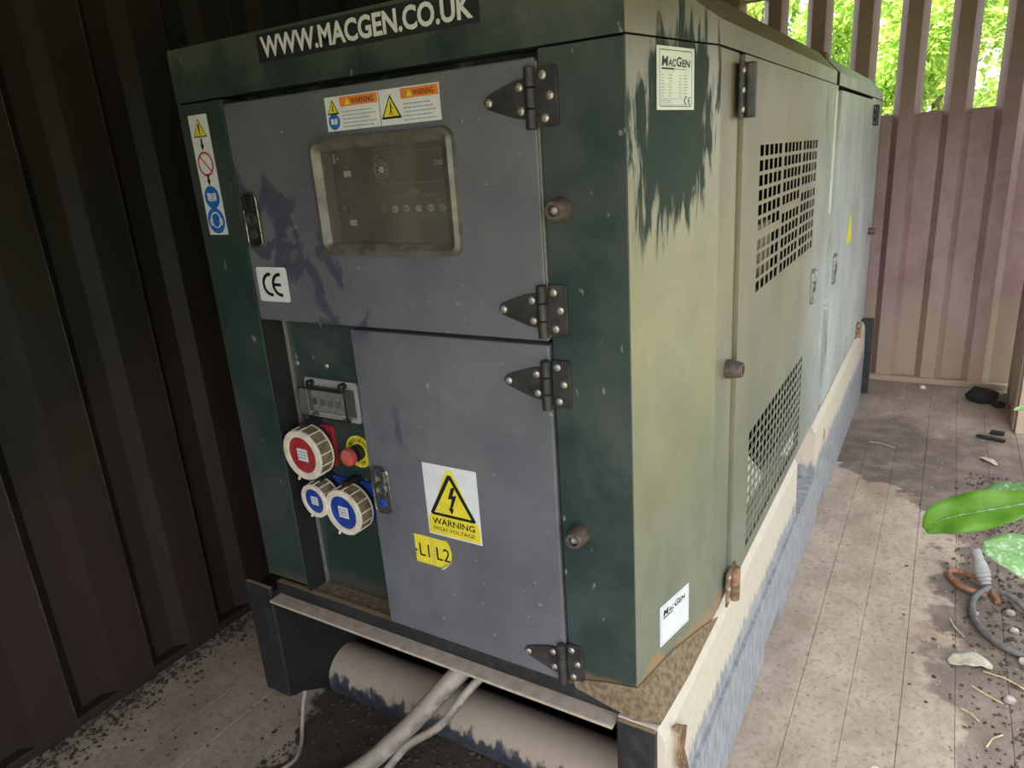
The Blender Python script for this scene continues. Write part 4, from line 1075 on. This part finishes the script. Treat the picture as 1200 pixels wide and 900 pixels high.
leaf_shape([(0.74, 1.12, 0.50), (0.68, 1.14, 0.50), (0.62, 1.16, 0.485), (0.55, 1.17, 0.455)], 0.050, 'dock_leaf_pale', 'leaf', dock, Vector((0.1, -0.30, 0.95)), 0.15, 0.12)
leaf_shape([(0.80, 1.08, 0.30), (0.72, 1.09, 0.325), (0.65, 1.10, 0.340), (0.575, 1.10, 0.345)], 0.062, 'dock_leaf_pale', 'leaf', dock, Vector((0.0, -0.65, 0.75)), 0.10, 0.05)
for pts in ([(0.70, 1.10, 0.515), (0.62, 1.098, 0.4755), (0.54, 1.097, 0.4405), (0.475, 1.097, 0.4055), (0.445, 1.098, 0.371)], [(0.80, 1.08, 0.30), (0.72, 1.088, 0.3255), (0.65, 1.097, 0.3405), (0.585, 1.098, 0.3455)]):
    MB().tube(bez(pts, 8), [0.003 - 0.0022 * q / (8 * (len(pts) - 1)) for q in range(8 * (len(pts) - 1) + 1)], 6).build('midrib', 'dock_leaf_pale', dock, smooth=True)
for a, b in (((0.70, 1.10, 0.515), 0.0), ((0.74, 1.12, 0.50), 0.02), ((0.80, 1.08, 0.30), -0.02)):
    MB().tube(bez([a, (0.83, 1.12 + b, 0.42 if a[2] > 0.4 else 0.24), (0.90, 1.14 + b, 0.15), (0.93, 1.15 + b, -0.16)], 6), 0.005, 8).build('stem', 'dock_leaf', dock, smooth=True)
sp = empty('weed_sprig', (0.86, 2.2, -0.16))
tag(sp, 'small pale green leaf sprig poking in past the right wall', 'plant')
leaf_shape([(0.775, 2.2, 0.405), (0.745, 2.2, 0.395), (0.698, 2.2, 0.380)], 0.014, 'dock_leaf_pale', 'leaf', sp, Vector((0, -0.6, 0.8)), 0.1, 0.1)
MB().tube(bez([(0.775, 2.2, 0.405), (0.83, 2.2, 0.34), (0.86, 2.2, -0.16)], 6), 0.003, 6).build('stem', 'dock_leaf', sp)

def lump(name, c, r, mat, sq=0.6, seed=0, sub=2):
    rnd = random.Random(seed)
    bm = bmesh.new(); bmesh.ops.create_icosphere(bm, subdivisions=sub, radius=1.0)
    mb = MB()
    V = [Vector((v.co.x * r[0], v.co.y * r[1], v.co.z * r[2])) * rnd.uniform(0.82, 1.14) for v in bm.verts]
    zmin = min(v.z for v in V)
    V = [Vector((c[0] + v.x, c[1] + v.y, c[2] + max(v.z, zmin * 0.75) - zmin * 0.75)) for v in V]
    mb.add(V, [tuple(v.index for v in f.verts) for f in bm.faces]); bm.free()
    return mb.build(name, mat, smooth=(sub > 1))
dl = leaf_shape([(0.635, 1.04, 0.006), (0.600, 1.045, 0.016), (0.560, 1.035, 0.012), (0.530, 1.02, 0.004)], 0.030, 'dead_leaf', 'dry_leaf', None, Vector((0, 0, 1)), 0.10, 0.08)
tag(dl, 'pale curled dry leaf lying on the lit floor near the grey cable', 'leaf')
dl = leaf_shape([(0.700, 2.53, 0.004), (0.670, 2.565, 0.010), (0.635, 2.60, 0.004)], 0.016, 'dead_leaf', 'dry_leaf', None, Vector((0, 0, 1)), 0.2, 0.1)
tag(dl, 'small pale dry leaf on the dark damp floor near the right wall', 'leaf')
tag(lump('charred_lump', (0.66, 3.42, 0.0), (0.075, 0.05, 0.05), 'char', seed=3), 'black charred lump on the floor in the far right corner', 'debris')
tag(lump('charred_lump', (0.735, 3.36, 0.0), (0.03, 0.03, 0.02), 'char', seed=5), 'small black fragment beside the charred lump in the far corner', 'debris')
tag(MB().prism([(-0.06, -0.008), (0.06, -0.010), (0.062, 0.009), (-0.05, 0.012)], (0.685, 2.85, 0.001), (0.95, -0.30, 0), (0.30, 0.95, 0), (0, 0, 1), 0.014).build('black_stick', 'char', bevel=0.003), 'longer flat black stick on the far floor', 'stick')
tag(MB().prism([(-0.028, -0.012), (0.03, -0.011), (0.03, 0.012), (-0.026, 0.012)], (0.715, 2.93, 0.001), (0.97, -0.2, 0), (0.2, 0.97, 0), (0, 0, 1), 0.018).build('black_stick', 'char', bevel=0.003), 'stubby black stick just behind the longer one', 'stick')
tag(lump('white_stone', (0.375, 3.56, 0.0), (0.018, 0.016, 0.013), 'white_stone', seed=8), 'small white stone on the floor before the back wall', 'stone')
tag(lump('white_stone', (0.388, 0.525, 0.0), (0.015, 0.011, 0.008), 'white_stone', seed=9), 'small white chip on the floor at the bottom right', 'stone')
for i, (x, y, s) in enumerate(((0.690, 1.34, 0.014), (0.697, 1.25, 0.013), (0.715, 1.10, 0.017), (0.742, 1.06, 0.014), (0.60, 1.30, 0.009), (0.668, 0.92, 0.015), (0.70, 1.42, 0.012))):
    names = ('inside the grey cable loop, farther', 'inside the grey cable loop, nearer', 'larger one right of the dry leaf', 'at the frame edge right of the dry leaf', 'tiny, left of the grey cable loop', 'nearest the bottom right corner', 'behind the grey cable loop')
    tag(lump('pebble', (x, y, 0.0), (s, s * 0.85, s * 0.7), 'pebble', seed=20 + i, sub=2), 'pale pebble ' + names[i], 'stone', 'pebbles on the dirt at the open side')
for i, (x, y, a, L, lab) in enumerate(((0.55, 1.20, 115, 0.09, 'between the plug and the dry leaf'), (0.66, 1.00, -20, 0.10, 'right of the dry leaf'), (0.62, 0.92, 150, 0.08, 'below the dry leaf'), (0.60, 1.08, 100, 0.05, 'short, above the dry leaf'), (0.63, 0.75, 60, 0.07, 'bent, lower right'), (0.58, 0.82, -40, 0.05, 'short, lower right'), (0.24, 2.60, -20, 0.12, 'dark far floor beside the skid'))):
    d = Vector((math.cos(R(a)), math.sin(R(a)), 0)) * L / 2; s_ = Vector((-d.y, d.x, 0)) * 0.15
    tag(MB().tube([Vector((x, y, 0.004)) - d, Vector((x, y, 0.007)) + s_, Vector((x, y, 0.004)) + d], 0.0022, 5).build('straw', 'straw'), 'dry straw stalk on the floor, ' + lab, 'straw', 'straw stalks on the floor')
# black stringy tuft of roots and a straw wisp in the earth under the front
mb = MB()
rnd = random.Random(4)
for q in range(40):
    c = Vector((-0.575 + rnd.gauss(0, 0.018), -0.02 + rnd.gauss(0, 0.012), 0.004)); d = Vector((rnd.gauss(0, 1), rnd.gauss(0, 1), abs(rnd.gauss(0, 0.8)))).normalized() * 0.022
    mb.tube([c, c + d * 0.6 + Vector((0, 0, 0.006)), c + d], 0.0008, 3)
wsp = mb.build('straw_wisp', 'straw', fix=False); tag(wsp, 'little tuft of pale straw on the black earth under the front', 'straw')

def grit(name, n, region, smin, smax, mat, seed, label):
    rnd = random.Random(seed); mb = MB()
    for q in range(n):
        x, y = region(rnd); s = rnd.uniform(smin, smax) * (0.6 + rnd.random())
        a = rnd.random() * 6.28
        pts = [Vector((x + s * math.cos(a + k * 1.5708) * rnd.uniform(.7, 1.2), y + s * math.sin(a + k * 1.5708) * rnd.uniform(.7, 1.2), 0.25 * s)) for k in range(4)]
        mb.add(pts + [Vector((x, y, s * rnd.uniform(0.6, 0.95))), Vector((x, y, -0.001))], [(0, 1, 4), (1, 2, 4), (2, 3, 4), (3, 0, 4), (1, 0, 5), (2, 1, 5), (3, 2, 5), (0, 3, 5)])
    o = mb.build(name, mat, fix=False); o['kind'] = 'stuff'; o['label'] = label; o['category'] = 'grit'
    return o
grit('floor_grit', 2600, lambda r: (r.uniform(0.10, 0.78), r.uniform(0.3, 3.5)), 0.0010, 0.003, 'pebble', 1, 'loose grit scattered over the floor right of the generator')
grit('soil_crumbs', 1200, lambda r: (0.78 - abs(r.gauss(0, 0.12)), r.uniform(0.4, 2.4)), 0.002, 0.007, 'soil', 2, 'dark soil crumbs along the open right side')
grit('wall_debris', 1400, lambda r: (XL + 0.015 + abs(r.gauss(0, 0.05)), r.uniform(-0.8, 0.9)), 0.002, 0.007, 'soil', 3, 'dark crumbs banked along the foot of the left wall')
grit('earth_clods', 2600, lambda r: (r.uniform(-0.98, -0.05), r.uniform(-0.5, 0.28)), 0.002, 0.007, 'black_earth', 5, 'black earth clods on the floor under the generator front')
grit('left_floor_crumbs', 160, lambda r: (r.uniform(-1.45, -0.95), r.uniform(-0.6, 0.3)), 0.0015, 0.005, 'soil', 6, 'scattered crumbs on the pale floor by the left skid foot')

# ------------------------------------------------------------------ greenery outside
def shrub(name, c, rad, h, n, mat, seed, label, ls=0.05):
    rnd = random.Random(seed)
    root = empty(name, (c[0], c[1], -0.16)); tag(root, label, 'shrub', 'greenery behind the slotted wall' if c[1] > 4 else 'greenery outside the open side')
    mb = MB()
    blobs = [(Vector((c[0] + rnd.uniform(-0.7, 0.7) * rad, c[1] + rnd.uniform(-0.6, 0.6) * rad, rnd.uniform(0.12, 0.9) * h)), rad * rnd.uniform(0.45, 0.65)) for _ in range(18)]
    for q in range(n):
        b, r_ = blobs[q % len(blobs)]
        d = Vector((rnd.gauss(0, 1), rnd.gauss(0, 1), rnd.gauss(0, 1))).normalized()
        p = b + d * r_ * rnd.uniform(0.6, 1.05)
        u = (d + Vector((rnd.gauss(0, .6), rnd.gauss(0, .6), rnd.gauss(0, .6) - 0.3))).normalized(); s = u.cross(Vector((rnd.gauss(0, .4), rnd.gauss(0, .4), 1))).normalized()
        L = ls * rnd.uniform(0.6, 1.5); w_ = L * 0.32; nn = s.cross(u)
        mb.add([p, p + u * L * 0.45 + s * w_ - nn * w_ * 0.3, p + u * L, p + u * L * 0.45 - s * w_ - nn * w_ * 0.3], [(0, 1, 2, 3)])
    mb.build('foliage', mat, root, fix=False)
    tb = MB()
    for q in range(5):
        b = blobs[q * 3][0]
        tb.tube(bez([(c[0] + rnd.uniform(-.1, .1), c[1] + rnd.uniform(-.1, .1), -0.16), ((c[0] + b.x) / 2, (c[1] + b.y) / 2, b.z * 0.6), tuple(b)], 5), 0.02, 6)
    tb.build('stem', 'bark', root)
back = [(-1.25, 5.8, 0.42, 3.3, 'hedge_c', 'yellow-green shrub seen through the slots just above the generator roof'),
        (-0.05, 5.8, 0.42, 3.2, 'hedge_a', 'near green shrub seen through the slot beside the rear roof section'),
        (1.15, 5.8, 0.42, 3.2, 'hedge_c', 'bright yellow-green shrub seen at the right of the rightmost slot'),
        (-1.95, 7.4, 0.45, 3.8, 'hedge_b', 'darker shrub standing behind at the leftmost slot'),
        (-0.66, 7.4, 0.45, 3.8, 'hedge_a', 'shrub in the middle row seen over the roof joint'),
        (0.60, 7.4, 0.45, 3.8, 'hedge_b', 'darker shrub in the middle row seen through the two rightmost slots'),
        (-2.6, 10.2, 1.0, 5.2, 'hedge_b', 'tall bush in the last row, farthest left'), (0.1, 10.2, 1.0, 5.2, 'hedge_c', 'tall pale bush in the last row behind the right slots')]
for i, (x, y, r_, h, m_, lab) in enumerate(back):
    shrub('leafy_shrub', (x, y), r_, h, 9000 if r_ < 0.8 else 14000, m_, 40 + i, lab, 0.055 if r_ < 0.8 else 0.11)
for i, (x, y, r_, h, m_, lab) in enumerate(((4.6, -0.6, 0.9, 2.2, 'hedge_a', 'broad shrub outside the open side, nearer the camera'), (4.8, 2.4, 0.9, 2.6, 'hedge_b', 'broad shrub outside the open side, farther along'))):
    shrub('leafy_shrub', (x, y), r_, h, 6000, m_, 70 + i, lab, 0.10)
